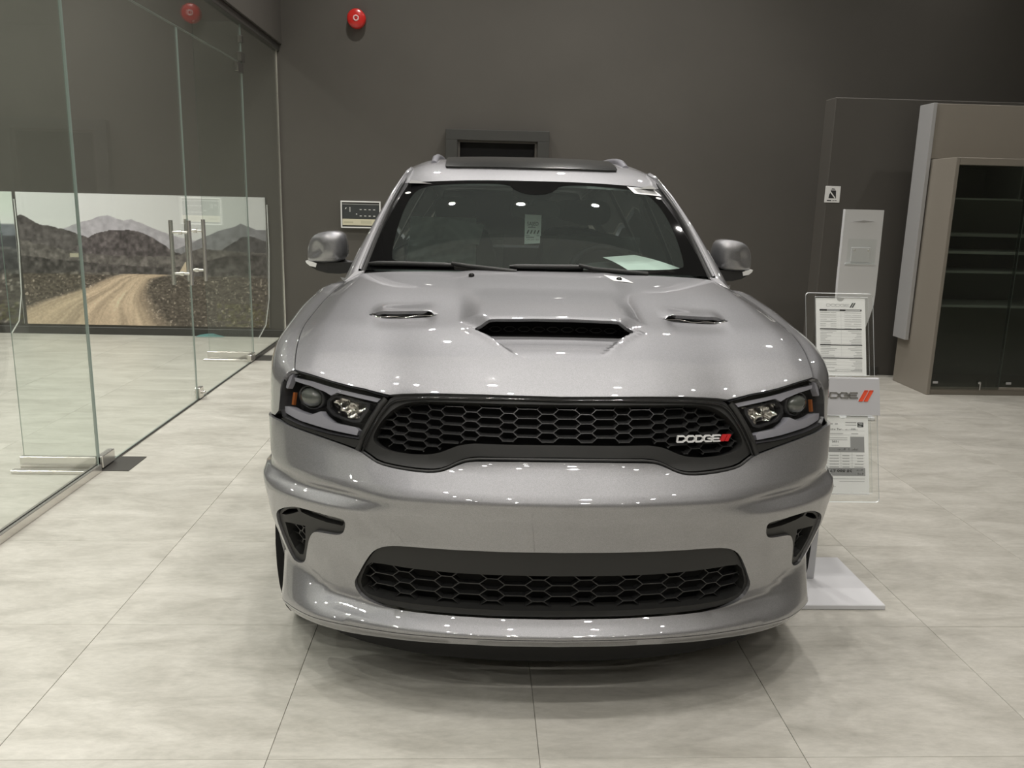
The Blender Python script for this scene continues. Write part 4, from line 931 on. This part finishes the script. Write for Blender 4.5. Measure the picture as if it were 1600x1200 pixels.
for s in (1, -1):
    fs = lambda p, r, off=0., s=s: sidef(p, r, off, s)
    kw = dict(flip=(s < 0))
    a0 = math.asin((.30-.385)/.435)
    fender = top(.350, 1.302, 16)+dz([(1.33, 1.0), (1.36, .7), (1.375, .31)])+dz(arc(WF, .435, a0, math.pi-a0, 22))[0:]+dz([(.480, .62), (.478, .87), (.44, .898), (.395, .905), (.372, .925), (.364, .97), (.362, 1.02), (.354, 1.048)])
    panel('fender', fs, fender[::-1] if s > 0 else fender[::-1], [], .035, M['paint'], car, flange=.02, flip=(s > 0), eps=.008)
    fd = top(1.40, 2.38, 6)+dz([(2.385, .31), (1.382, .31), (1.367, .7), (1.337, 1.0), (1.33, 1.16)])
    dr = panel('front_door', fs, fd[::-1], [], .08, M['paint'], car, flange=.02, flip=(s > 0), eps=.01)
    m = MB(); P = sidef(np.linspace(2.12, 2.32, 5), np.full(5, .28))[:, :]; m.tube([(s*(x+.03*math.sin(math.pi*i/4)), y, z) for i, (x, y, z) in enumerate(P)], .012, 8); m.build('door_handle', M['paint'], dr)
    rd = top(2.39, 3.38, 6)+dz([(3.40, 1.0), (3.52, .62)])+dz(arc(WR, .44, math.pi*.80, math.pi*1.02, 6))+dz([(3.50, .31), (2.395, .31)])
    dr = panel('rear_door', fs, rd[::-1], [], .08, M['paint'], car, flange=.02, flip=(s > 0), eps=.01)
    m = MB(); P = sidef(np.linspace(3.08, 3.28, 5), np.full(5, .28)); m.tube([(s*(x+.03*math.sin(math.pi*i/4)), y, z) for i, (x, y, z) in enumerate(P)], .012, 8); m.build('door_handle', M['paint'], dr)
    qp = top(3.39, 4.9, 8)+dz([(4.93, .8), (4.93, .36), (4.42, .36)])+dz(arc(WR, .44, a0, math.pi*.80, 16))+dz([(3.53, .62), (3.41, 1.0)])
    panel('quarter_panel', fs, qp[::-1], [], .06, M['paint'], car, flange=.02, flip=(s > 0), eps=.01)
    m = MB(); m.rbox((min(s*.84, s*.93), 1.38, .22), (max(s*.84, s*.93), 3.52, .315), .02); m.build('sill', M['matte_black'], car)
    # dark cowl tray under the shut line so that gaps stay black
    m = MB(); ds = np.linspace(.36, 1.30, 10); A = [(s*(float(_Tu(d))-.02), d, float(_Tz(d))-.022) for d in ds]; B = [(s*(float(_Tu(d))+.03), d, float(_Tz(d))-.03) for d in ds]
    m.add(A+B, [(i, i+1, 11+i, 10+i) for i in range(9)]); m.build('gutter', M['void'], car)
# tail
def tailf(p, r, off=0.):
    u = p*.88*np.ones_like(r); d = 5.06-.15*np.abs(p)**4-.0*r-np.clip(r-.9, 0, 1)*.35
    return np.stack([u, d-off, r], 1)
panel('tailgate', tailf, [(-1, .36), (1, .36), (1, 1.24), (-1, 1.24)], [], .08, M['paint'], car, flange=.05, flip=True)

# ---- glasshouse
_Wb = lambda a: (.744*a, 1.243+.115*a**2, 1.318-.004*a**4)
def wsf(p, r, off=0.):
    a = p; b = np.abs(a)
    u0, d0, z0 = .748*a, 1.243+.115*b**2.2, 1.317-.010*b**4
    u1, d1, z1 = .624*a, 1.832+.095*b**2.4, 1.707-.022*b**2.6
    bl = np.sin(math.pi*np.clip(r, 0, 1))*.022
    return np.stack([u0+(u1-u0)*r, d0+(d1-d0)*r-bl*.5-off*.0, z0+(z1-z0)*r+bl-off], 1)
WS = [(-1, 0), (-.5, 0), (0, 0), (.5, 0), (1, 0), (1, .5), (1, 1), (.5, 1), (0, 1), (-.5, 1), (-1, 1), (-1, .5)]
ws = panel('windshield', wsf, WS, [], .06, M['windshield'], car, flange=0., eps=.01)
inner = smooth_poly([(-.85, .06), (-.4, .035), (0, .025), (.4, .035), (.85, .045), (.885, .12), (.915, .5), (.900, .80), (.84, .925), (.6, .95), (.2, .95), (.15, .86), (.06, .80), (-.06, .80), (-.15, .86), (-.2, .95), (-.6, .95), (-.84, .925), (-.900, .80), (-.905, .5), (-.88, .15)], 2)
panel('frit_border', lambda p, r, off=0.: wsf(p, r, -.0015), [(p*.998, .001+.998*r) for p, r in WS], [inner], .05, M['frit'], ws, flange=0., eps=.01, bstep=.03)
def pillar_pts(t):
    G = wsf(np.array([1.]), np.array([t]))[0]
    O = np.array([np.interp(t, [0, .18, .4, .65, .88, 1.0], [.835, .800, .735, .672, .625, .606]), np.interp(t, [0, .18, .4, .65, .88, 1.0], [1.34, 1.45, 1.60, 1.80, 1.98, 2.08]), np.interp(t, [0, .18, .4, .65, .88, 1.0], [1.272, 1.368, 1.512, 1.652, 1.745, 1.770])])
    return G, O
for s in (1, -1):
    for nm, sec, mt in (('a_pillar', [(.30, .010), (.42, .016), (.7, .012), (1.0, 0.), (1.12, -.03)], 'paint'), ('pillar_trim', [(-.02, .0), (.06, .010), (.15, .011), (.18, .002), (.30, .004)], 'chrome' if 0 else 'soft_black')):
        vs = []; n = 24; k = len(sec)
        for i in range(n+1):
            t = -.02+1.03*i/n; G, O = pillar_pts(max(0, min(1, t))); 
            if t < 0: G = G+np.array([.005, -.01, -.012]); O = O+np.array([.004, -.012, -.012])
            v = O-G; nn = np.array([.35, -.62, .70])
            for f, h in sec: vs.append((G+v*f+nn*h)*np.array([s, 1, 1]))
        m = MB(); m.add(vs, [(i*k+j, i*k+j+1, (i+1)*k+j+1, (i+1)*k+j)[::s] for i in range(n) for j in range(k-1)], 0, True); m.build(nm, M[mt], car)
    vs = []
    for i in range(25):
        G, O = pillar_pts(i/24); v = O-G; nn = np.array([.35, -.62, .70])
        for f, h in ((.155, .010), (.20, .019), (.26, .019), (.31, .008)): vs.append((G+v*f+nn*h)*np.array([s, 1, 1]))
    m = MB(); m.add(vs, [(i*4+j, i*4+j+1, i*4+j+5, i*4+j+4)[::s] for i in range(24) for j in range(3)], 0, True); m.build('pillar_moulding', M['paint'], car)
# cowl
for s in (1, -1):
    G, O = pillar_pts(0.); L = [(.742, 1.262, 1.296), (.832, 1.303, 1.260), (.846, 1.345, 1.262), tuple(O), tuple(G*.5+O*.5+np.array([0, -.012, .012])), tuple(G+np.array([.004, -.012, -.002]))]
    m = MB(); m.add([(s*x, y, z) for x, y, z in L]+[(s*(L[3][0]+.03), 1.40, 1.27)], [(0, 1, 5), (1, 4, 5), (1, 3, 4), (1, 2, 3), (2, 6, 3)] if s > 0 else [(5, 1, 0), (5, 4, 1), (4, 3, 1), (3, 2, 1), (3, 6, 2)]); m.build('cowl_corner', M['paint'], car)
m = MB(); A = []; B = []
for k in range(25):
    a = -1+2*k/24; u, d, z = [float(x[0]) for x in hood0(np.array([a*.93]), np.array([1.0]))]; g = wsf(np.array([a]), np.array([.01]))[0]
    A.append((u, d+.002, z-.02)); B.append((g[0], g[1]+.01, g[2]-.012))
m.add(A+B, [(i, i+1, 26+i, 25+i) for i in range(24)], 0, True); m.build('cowl', M['matte_black'], car)
# roof
_rz = pchip([1.8, 1.84, 1.9, 1.99, 2.1, 2.35, 2.8, 3.6, 4.5, 4.75], [1.688, 1.708, 1.738, 1.772, 1.80, 1.832, 1.846, 1.82, 1.74, 1.69])
def rooff(p, r, off=0.):
    b = np.abs(p); hw = np.interp(r, [1.83, 2.1, 3., 4.6], [.628, .622, .605, .57]); d = r+.098*b**2.4*np.clip((2.6-r)/.77, 0, 1)
    z = _rz(r)-.022*b**2.6-.055*np.clip((b-.8)/.2, 0, 1)**2*np.clip((r-1.85)/.5, 0, 1)*.6
    return np.stack([p*hw, d, z-off], 1)
RO = [(x, 1.832) for x in np.linspace(-1, 1, 11)]+[(1, 2.4), (1, 3.2), (1, 4.0), (1, 4.72), (0, 4.75), (-1, 4.72), (-1, 4.0), (-1, 3.2), (-1, 2.4)]
rf = panel('roof', rooff, RO, [], .06, M['paint'], car, flange=.025, eps=.015)
SR = smooth_poly([(-.68, 1.985), (-.35, 1.972), (0, 1.968), (.35, 1.972), (.68, 1.985), (.70, 2.02), (.70, 3.0), (.66, 3.05), (-.66, 3.05), (-.70, 3.0), (-.70, 2.02)], 1)
panel('sunroof', lambda p, r, off=0.: rooff(p, r, -.010), SR, [], .06, pm('sunroof_glass', (.035, .036, .035), .22, spec=.5), rf, flange=.012, eps=.015)
for s in (1, -1):
    m = MB(); ds = np.linspace(2.16, 4.4, 16); P = rooff(np.full(16, s*.80), ds-.02)
    h = [-.006]+[.006]+[.012]*12+[.006]+[-.006]
    m.tube([(x, y, z+hh) for (x, y, z), hh in zip(P, h)], [.018, .019]+[.016]*12+[.019, .018], 8); m.build('roof_rail', M['lamp_grey'], rf)
    # rail over the side windows, side glass, pillars
    vs = []; ds = np.linspace(2.0, 4.7, 14)
    for d in ds:
        x, y, z = rooff(np.array([1.]), np.array([d]))[0]
        vs += [(s*(abs(x)-.01), y, z), (s*(abs(x)+.03), y, z-.03), (s*(abs(x)+.045), y, z-.075)]
    m = MB(); m.add(vs, [(i*3+j, i*3+j+1, i*3+j+4, i*3+j+3)[::s] for i in range(13) for j in (0, 1)], 0, True); m.build('roof_side_rail', M['paint'], car)
    def swf(p, r, off=0., s=s):
        lo_u, lo_z = _Tu(p)-.035, _Tz(p)-.012
        hi_u = np.interp(p, [1.36, 1.6, 1.8, 2.0, 3., 4.7], [.80, .705, .640, .60, .585, .56]); hi_z = np.interp(p, [1.36, 1.6, 1.8, 2.0, 2.35, 2.8, 3.6, 4.5, 4.7], [1.26, 1.485, 1.625, 1.70, 1.74, 1.755, 1.73, 1.65, 1.60])
        return np.stack([s*(lo_u+(hi_u-lo_u)*r+.008*np.sin(math.pi*r)-off), p, lo_z+(hi_z-lo_z)*r], 1)
    for nm, d0, d1 in (('front_side_window', 1.46, 2.36), ('rear_side_window', 2.44, 3.36), ('quarter_window', 3.46, 4.45)):
        panel(nm, swf, [(d0, 0), (d1, 0), (d1, 1), (d0+(.0 if d0 > 2 else .05), 1)], [], .12, M['side_glass'], car, flange=0., eps=.01)
    panel('window_pillars', lambda p, r, off=0.: swf(p, r, .004), [(1.40, 0), (4.7, 0), (4.7, 1), (1.45, 1)], [[(1.49, .05), (2.34, .05), (2.34, .95), (1.55, .95)], [(2.46, .05), (3.34, .05), (3.34, .95), (2.46, .95)], [(3.48, .05), (4.42, .05), (4.42, .95), (3.48, .95)]], .15, M['matte_black'], car, flange=0., eps=.01)
panel('rear_window', lambda p, r, off=0.: np.stack([p*(.74-.2*r), 4.98-.34*r, 1.24+.44*r], 1), [(-1, 0), (1, 0), (1, 1), (-1, 1)], [], .2, M['side_glass'], car, flange=0.)

# ---- mirrors
mo = [(.905, 1.318), (.900, 1.36), (.903, 1.405), (.915, 1.440), (.945, 1.452), (1.0, 1.450), (1.045, 1.439), (1.075, 1.415), (1.090, 1.378), (1.096, 1.335), (1.094, 1.300), (1.06, 1.297), (1.0, 1.296), (.94, 1.300)]
mo = smooth_poly(mo, 1)
for s in (1, -1):
    c = (.998, 1.375); vs = []; n = len(mo)
    for y, k in ((1.93, .92), (1.90, 1.0), (1.83, .985), (1.80, .93), (1.783, .80), (1.774, .6), (1.769, .3)):
        for x, z in mo: vs.append((s*(c[0]+(x-c[0])*k), y+.06*(1-k)*0+.10*max(0, (x-1.0)/.1)**2*.35, c[1]+(z-c[1])*k))
    fs = [(i*n+j, i*n+(j+1) % n, (i+1)*n+(j+1) % n, (i+1)*n+j)[::-s] for i in range(6) for j in range(n)]
    fs.append(tuple(range(6*n, 7*n))[::-s]); 
    m = MB(); m.add(vs, fs, 0, True); mh = m.build('side_mirror', M['paint'], car)
    m = MB(); m.add([(s*(c[0]+(x-c[0])*.9), 1.925, c[1]+(z-c[1])*.9) for x, z in mo], [tuple(range(n))[::s]]); m.build('mirror_glass', M['chrome'], mh)
    low = [(.845, 1.262), (.93, 1.248), (.99, 1.250), (1.04, 1.262), (1.088, 1.288), (1.094, 1.304), (1.05, 1.301), (.99, 1.301), (.93, 1.304), (.86, 1.305)]
    m = MB(); m.prism([(s*x, z) for x, z in low], 1.80, 1.93, lambda x, z, h: (x, h+.05*max(0, (abs(x)-1.)/.1)**2*.5, z)); m.build('mirror_base', M['matte_black'], mh, fix=True)
    m = MB(); m.prism([(s*x, z) for x, z in [(1.040, 1.296), (1.045, 1.278), (1.075, 1.283), (1.093, 1.296), (1.097, 1.306), (1.06, 1.303)]], 1.792, 1.86, lambda x, z, h: (x, h+.05*max(0, (abs(x)-1.)/.1)**2*.5, z)); m.build('turn_signal', M['white_plastic'], mh, fix=True)
    m = MB(); m.tube([(s*.93, 1.86, 1.30), (s*.88, 1.84, 1.285), (s*.84, 1.80, 1.262)], [.022, .02, .03], 8); m.build('mirror_arm', M['matte_black'], mh)

# ---- wipers and washers
for (p0, p1, c0, c1, c2) in (((-.735, .035), (-.365, .028), (-.375, .034), (-.31, .018), (-.10, -.012)), ((-.13, .030), (.185, .036), (.165, .042), (.225, .016), (.46, -.012))):
    def W3(p, h): 
        g = wsf(np.array([p[0]/.745]), np.array([max(p[1], -.0)]))[0]; return (g[0], g[1]-h*.6+min(0, p[1])*.8, g[2]+h*.7+min(0, p[1])*.4)
    b = [tuple(np.array(p0)+(np.array(p1)-np.array(p0))*t) for t in np.linspace(0, 1, 10)]
    m = MB(); m.tube([W3(p, .016) for p in b], [.006]+[.011]*8+[.007], 8); wp = m.build('wiper', M['matte_black'], car)
    m = MB(); m.tube([W3(c0, .024), W3(c1, .022), W3(c2, .012)], [.009, .010, .013], 6); m.build('wiper_arm', M['soft_black'], wp)
    m = MB(); m.tube([W3(p, .004) for p in b], .004, 6); m.build('wiper_rubber', M['rubber'], wp)
for u in (-.289, .318):
    m = MB(); z0 = hood(*[np.array([c]) for c in hood_inv(u, 1.13)])[0][2]
    m.lathe([(.012, 0), (.012, .008), (.006, .013), (.0001, .014)], 10, c=(u, 1.13, z0-.001)); m.build('washer_nozzle', M['gloss_black'], car)

# ---- wheels
def wheel(s, d, front):
    ux = .982; c = (s*ux, d, .386); m = MB()
    prof = [(.255, -.02), (.30, .0), (.345, -.002), (.372, -.016), (.384, -.04), (.386, -.08), (.386, -.19), (.382, -.235), (.365, -.255), (.30, -.262), (.255, -.25)]
    n = 64; vs = []; fs = []
    m.lathe([(r, s*h) for r, h in prof], n, axis='x', c=c); t = m.build('front_wheel' if front else 'rear_wheel', M['rubber'], car, fix=True)
    m = MB()
    for k in range(60):      # tread blocks round the shoulder
        for j, (h0, h1) in enumerate(((-.018, -.075), (-.085, -.132), (-.142, -.19), (-.20, -.245))):
            a = 2*math.pi*(k+.5*(j % 2))/60; da = .036; vs = []
            for an in (a-da, a+da):
                for h, rr in ((h0, .3735 if j == 0 else .384), (h1, .384 if j < 3 else .379)):
                    for r in (rr, rr+.0085 if not (j == 0 and h == h0) else rr+.007): vs.append((c[0]+s*h, c[1]+r*math.cos(an), c[2]+r*math.sin(an)))
            m.add(vs, [(1, 3, 7, 5), (0, 1, 5, 4), (2, 6, 7, 3), (0, 2, 3, 1), (4, 5, 7, 6)])
    m.build('tread', M['rubber'], t)
    m = MB(); m.lathe([(.258, s*-.02), (.25, s*-.05), (.24, s*-.20)], 40, axis='x', c=c)
    for k in range(5):
        a = 2*math.pi*k/5; ca, sa = math.cos(a), math.sin(a)
        P = lambda r, w, h: (c[0]+s*h, c[1]+r*ca-w*sa, c[2]+r*sa+w*ca)
        m.add([P(.04, -.035, -.03), P(.04, .035, -.03), P(.252, .055, -.02), P(.252, -.055, -.02), P(.04, -.035, -.08), P(.04, .035, -.08), P(.252, .055, -.07), P(.252, -.055, -.07)], [(0, 1, 2, 3), (4, 5, 6, 7), (0, 3, 7, 4), (1, 2, 6, 5)])
    m.lathe([(.0001, s*-.02), (.06, s*-.024), (.065, s*-.08)], 20, axis='x', c=c); m.build('rim', M['alloy'], t)
for s in (1, -1): wheel(s, WF, True); wheel(s, WR, False)
m = MB(); m.rbox((-.74, .48, .27), (.74, 4.8, .40), .05); m.build('underbody', M['void'], car)
for s in (1, -1):
    for d in (WF, WR):
        m = MB(); m.lathe([(.43, s*0.0), (.43, s*-.28)], 32, axis='x', c=(s*.97, d, .40)); m.build('wheel_liner', M['void'], car)
m = MB(); m.box((-.68, .50, .40), (.68, 1.22, .80)); m.build('engine_bay', M['void'], car)

# ---- cabin
vs = []; nx = 25
for i in range(nx):
    u = -.74+1.48*i/(nx-1); b = abs(u/.74)
    hoodie = .045*math.exp(-((u-.37)/.17)**2)
    for d, z in ((1.255+.11*b**2.2, 1.305), (1.40+.04*b, 1.312), (1.60, 1.318), (1.80, 1.300+hoodie), (1.92, 1.285+hoodie*1.15), (1.97, 1.24+hoodie*.6), (2.0, 1.05)):
        vs.append((u*.985, d, z-.012*b**4-.012))
m = MB(); m.add(vs, [(i*7+j, i*7+7+j, i*7+8+j, i*7+j+1) for i in range(nx-1) for j in range(6)], 0, True); db = m.build('dashboard', M['dash'], car)
m = MB(); cx, cd, cz, R0 = .395, 2.10, 1.215, .185; tl = .40
m.tube([(cx+R0*math.cos(a), cd+R0*math.sin(a)*math.sin(tl)*1.0, cz+R0*math.sin(a)*math.cos(tl)) for a in np.linspace(0, 2*math.pi, 33)], .016, 8, cap=False); sw = m.build('steering_wheel', M['seat'], car)
m = MB(); m.rbox((cx-.15, cd-.02, cz-.03), (cx+.15, cd+.02, cz+.03), .015); m.rbox((cx-.075, cd-.03, cz-.075), (cx+.075, cd+.03, cz+.06), .02); m.build('wheel_hub', M['seat'], sw)
SEATP = smooth_poly([(-.20, .0), (-.26, .16), (-.27, .40), (-.22, .60), (-.15, .66), (.15, .66), (.22, .60), (.27, .40), (.26, .16), (.20, .0)], 2)
FILM2 = glassm('crumpled_sheet', (.6, .68, .64), 1.5, .3, haze=.75)
FILM = glassm('plastic_film', (.80, .86, .83), 1.6, .22, haze=.22)
def filmf(nm, parent, c, wob):
    vs = []; n = 18
    for j in range(n):
        for i in range(n):
            x = -.275+.55*i/(n-1); z = -.02+.66*j/(n-1); e = 1-min(1, abs(x/.30))**3
            vs.append((c[0]+x*1.04, c[1]+.22*z/.7-.135-.03*e+.020*math.sin(i*1.9+wob)*math.cos(j*1.3+i*.7+wob), c[2]+z))
    m = MB(); m.add(vs, [(j*n+i, j*n+i+1, j*n+n+i+1, j*n+n+i) for j in range(n-1) for i in range(n-1)], 0, True); return m.build(nm, FILM, parent)
vs = []; n = 16        # crumpled protective sheet hung over the passenger seat
for j in range(n):
    for i in range(n):
        x, z = -.635+.36*i/(n-1), 1.23+.285*j/(n-1); x += .05*(1-j/(n-1))*-.6*(1-i/(n-1))
        vs.append((x, 2.45+.02*math.sin(i*2.3+j*.9)+.018*math.sin(j*1.7-i*.6), z))
m = MB(); m.add(vs, [(j*n+i, j*n+i+1, j*n+n+i+1, j*n+n+i) for j in range(n-1) for i in range(n-1)], 0, True); m.build('protective_sheet', FILM2, car)
vs = []
for j in range(8):
    for i in range(8): vs.append((-.46+.20*i/7+.03*j/7, 2.40+.015*math.sin(i+j), 1.40+.11*j/7-.03*i/7))
m = MB(); m.add(vs, [(j*8+i, j*8+i+1, j*8+9+i, j*8+8+i) for j in range(7) for i in range(7)], 0, True); m.build('cover_leaflet', FILM2, car)
for s, d0 in ((-1, 2.62), (1, 2.62), (-1, 3.55), (1, 3.55)):
    m = MB(); c = (s*.40, d0, .78)
    m.prism(SEATP, 0, 1, lambda x, z, h: (c[0]+x*(1-.06*h), c[1]+.22*z/.7+(h-.5)*.16-.02*(1-abs(x/.27)**2)*(1-h), c[2]+z)); 
    m.rbox((c[0]-.26, c[1]-.50, .58), (c[0]+.26, c[1]+.05, .80), .05)
    se = m.build('seat', M['seat'], car, fix=True)
    m = MB(); hr = smooth_poly([(-.11, 0), (-.125, .08), (-.10, .15), (.10, .15), (.125, .08), (.11, 0)], 2)
    m.prism(hr, 0, 1, lambda x, z, h: (c[0]+x*(1-.1*h), c[1]+.20+.05*z+(h-.5)*.10, c[2]+.70+z)); m.build('headrest', M['seat'], se, fix=True)
    if d0 < 3: filmf('seat_cover_film', se, c, 1.3 if s < 0 else 4.1)
m = MB(); m.add([(-.60, 1.86, 1.685), (.60, 1.86, 1.685), (.58, 2.4, 1.79), (-.58, 2.4, 1.79), (.56, 4.5, 1.70), (-.56, 4.5, 1.70)], [(0, 1, 2, 3), (3, 2, 4, 5)]); m.build('headliner', M['headliner'], car)
m = MB(); m.box((-.80, 1.3, .42), (.80, 4.9, .50)); m.build('cabin_floor', M['void'], car)
m = MB(); m.prism([(-.10, 1.70), (-.095, 1.64), (-.05, 1.615), (.05, 1.615), (.095, 1.64), (.10, 1.70)], 1.885, 1.96, lambda x, z, h: (x, h+(1.70-z)*-.55, z)); m.build('sensor_housing', M['void'], ws, fix=True)
m = MB(); P = smooth_poly([(-.125, 0), (-.12, .06), (-.08, .075), (.08, .075), (.12, .06), (.125, 0), (.09, -.015), (-.09, -.015)], 1)
m.prism([(x+.02, z+1.545) for x, z in P], 1.935, 1.965, lambda x, z, h: (x, h, z)); m.tube([(.0, 1.93, 1.60), (0, 1.91, 1.63)], .012, 8); m.build('rear_view_mirror', M['matte_black'], ws, fix=True)

# ---- loose papers in and on the car
def incar(o, loc): o.location = car.matrix_world @ Vector(loc) if 0 else Vector(loc)+Vector((.262, 2.345, 0)); return o
m = MB(); vs = []; A = [(.345, 1.77, 1.375), (.495, 1.81, 1.385)]; n = 10
Q = [np.array((.335, 1.755, 1.356)), np.array((.497, 1.80, 1.368)), np.array((.672, 1.505, 1.324)), np.array((.425, 1.475, 1.311))]
for j in range(n+1):
    for i in range(n+1):
        s_, t_ = i/n, j/n; p = (Q[0]*(1-s_)+Q[1]*s_)*(1-t_)+(Q[3]*(1-s_)+Q[2]*s_)*t_
        p = p+np.array([0, 0, .006*math.sin(math.pi*t_)-.012*math.sin(math.pi*s_*1.0)*t_+.001]); vs.append(p)
k = n+1; m.add(vs, [(j*k+i, j*k+k+i, j*k+k+i+1, j*k+i+1) for j in range(n) for i in range(n)], 0, True)
ps = m.build('paper_sheet', M['mint_paper']); incar(ps, (0, 0, 0)); tag(ps, 'loose white paper sheet lying on the dashboard behind the windshield glass', 'paper')
tg = thing('hang_tag', 'pale printed tag with bold word and slanted bars hanging below the rear-view mirror', 'tag', (.262+.003, 2.345+1.93, 1.475))
m = MB(); m.prism([(-.038, -.072), (.040, -.066), (.040, -.03), (.043, -.03), (.044, .072), (-.038, .074)], 0, .001, lambda x, y, h: (x, -h, y)); m.build('card', M['mint_paper'], tg)
RX = (math.pi/2, 0, 0)
text_mesh('print', 'SAJED', .026, M['ink'], tg, (.002, -.0016, .028), RX, xs=.86)
m = MB()
for i in range(4): m.prism([(-.028+i*.017, -.020), (-.022+i*.017, -.020), (-.015+i*.017, -.002), (-.021+i*.017, -.002)], 0, .001, lambda x, y, h: (x, -.0012-h*.3, y))
m.build('bars', M['ink'], tg)
text_mesh('print', 'CMC641 007', .014, M['grey_ink'], tg, (.002, -.0016, -.049), RX, xs=.9)
m = MB()
for x0, x1, z0, z1 in ((-.022, .016, .009, .013), (-.034, -.012, -.030, -.027), (.022, .036, -.031, -.028), (-.032, .010, -.040, -.035)): m.box((x0, -.0016, z0), (x1, -.0010, z1))
tag(m.build('small_print', M['grey_ink'], tg), kind='stuff')
def on_ws(p, r, h): 
    g = wsf(np.array([p]), np.array([r]))[0]; n_ = np.array([0, -.55, .83]); return np.array(g)+n_*h+np.array([.262, 2.345, 0])
bs = thing('barcode_sticker', 'white barcode sticker in the upper right corner of the windshield', 'sticker', tuple(on_ws(.84, .93, .005)))
m = MB(); b0 = on_ws(.84, .93, .005)
def ST_(x, y, h): return tuple(on_ws(.84+x, .93+y, .005+h)-b0)
m.add([ST_(-.115, .045, 0), ST_(.105, .045, 0), ST_(.135, -.055, 0), ST_(-.085, -.055, 0)], [(0, 3, 2, 1)]); m.build('sticker_base', M['paper'], bs)
m = MB(); random.seed(3)
x = -.07
while x < .09:
    w = random.choice((.003, .005, .008)); m.add([ST_(x, .03, .001), ST_(x+w, .03, .001), ST_(x+w+.018, -.035, .001), ST_(x+.018, -.035, .001)], [(0, 3, 2, 1)]); x += w+random.choice((.004, .006))
m.build('barcode', M['grey_ink'], bs)
for nm, p, r, lab in (('round_sticker', .935, .835, 'tiny white sticker under the barcode sticker on the windshield'), ('clear_dot', -.935, .83, 'tiny white dot sticker in the upper left corner of the windshield')):
    c = on_ws(p, r, .005); o = thing(nm, lab, 'sticker', tuple(c)); m = MB(); P = [(.022*math.cos(a), .013*math.sin(a)) for a in np.linspace(0, 2*math.pi, 13)[:-1]]
    m.add([tuple(on_ws(p+x, r+y*1.2, .005)-c) for x, y in P], [tuple(range(12))]); m.build('sticker_base', M['paper'], o)
c = hood(*[np.array([v]) for v in hood_inv(.315, 1.15)])[0]
hb = thing('hood_label', 'white rectangular label on the rear edge of the hood by the wiper', 'sticker', (c[0]+.262, c[1]+2.345, c[2]))
m = MB(); L = [(.262, 1.19), (.338, 1.19), (.372, 1.10), (.288, 1.10)]; V = [hood(*[np.array([v]) for v in hood_inv(*q)])[0]-c+np.array([0, 0, .0015]) for q in L]
m.add(V+[v-np.array([0, 0, .001]) for v in V], [(3, 2, 1, 0), (4, 5, 6, 7)]+[(i, (i+1) % 4, 4+(i+1) % 4, 4+i) for i in range(4)]); m.build('label_sheet', M['paper'], hb)
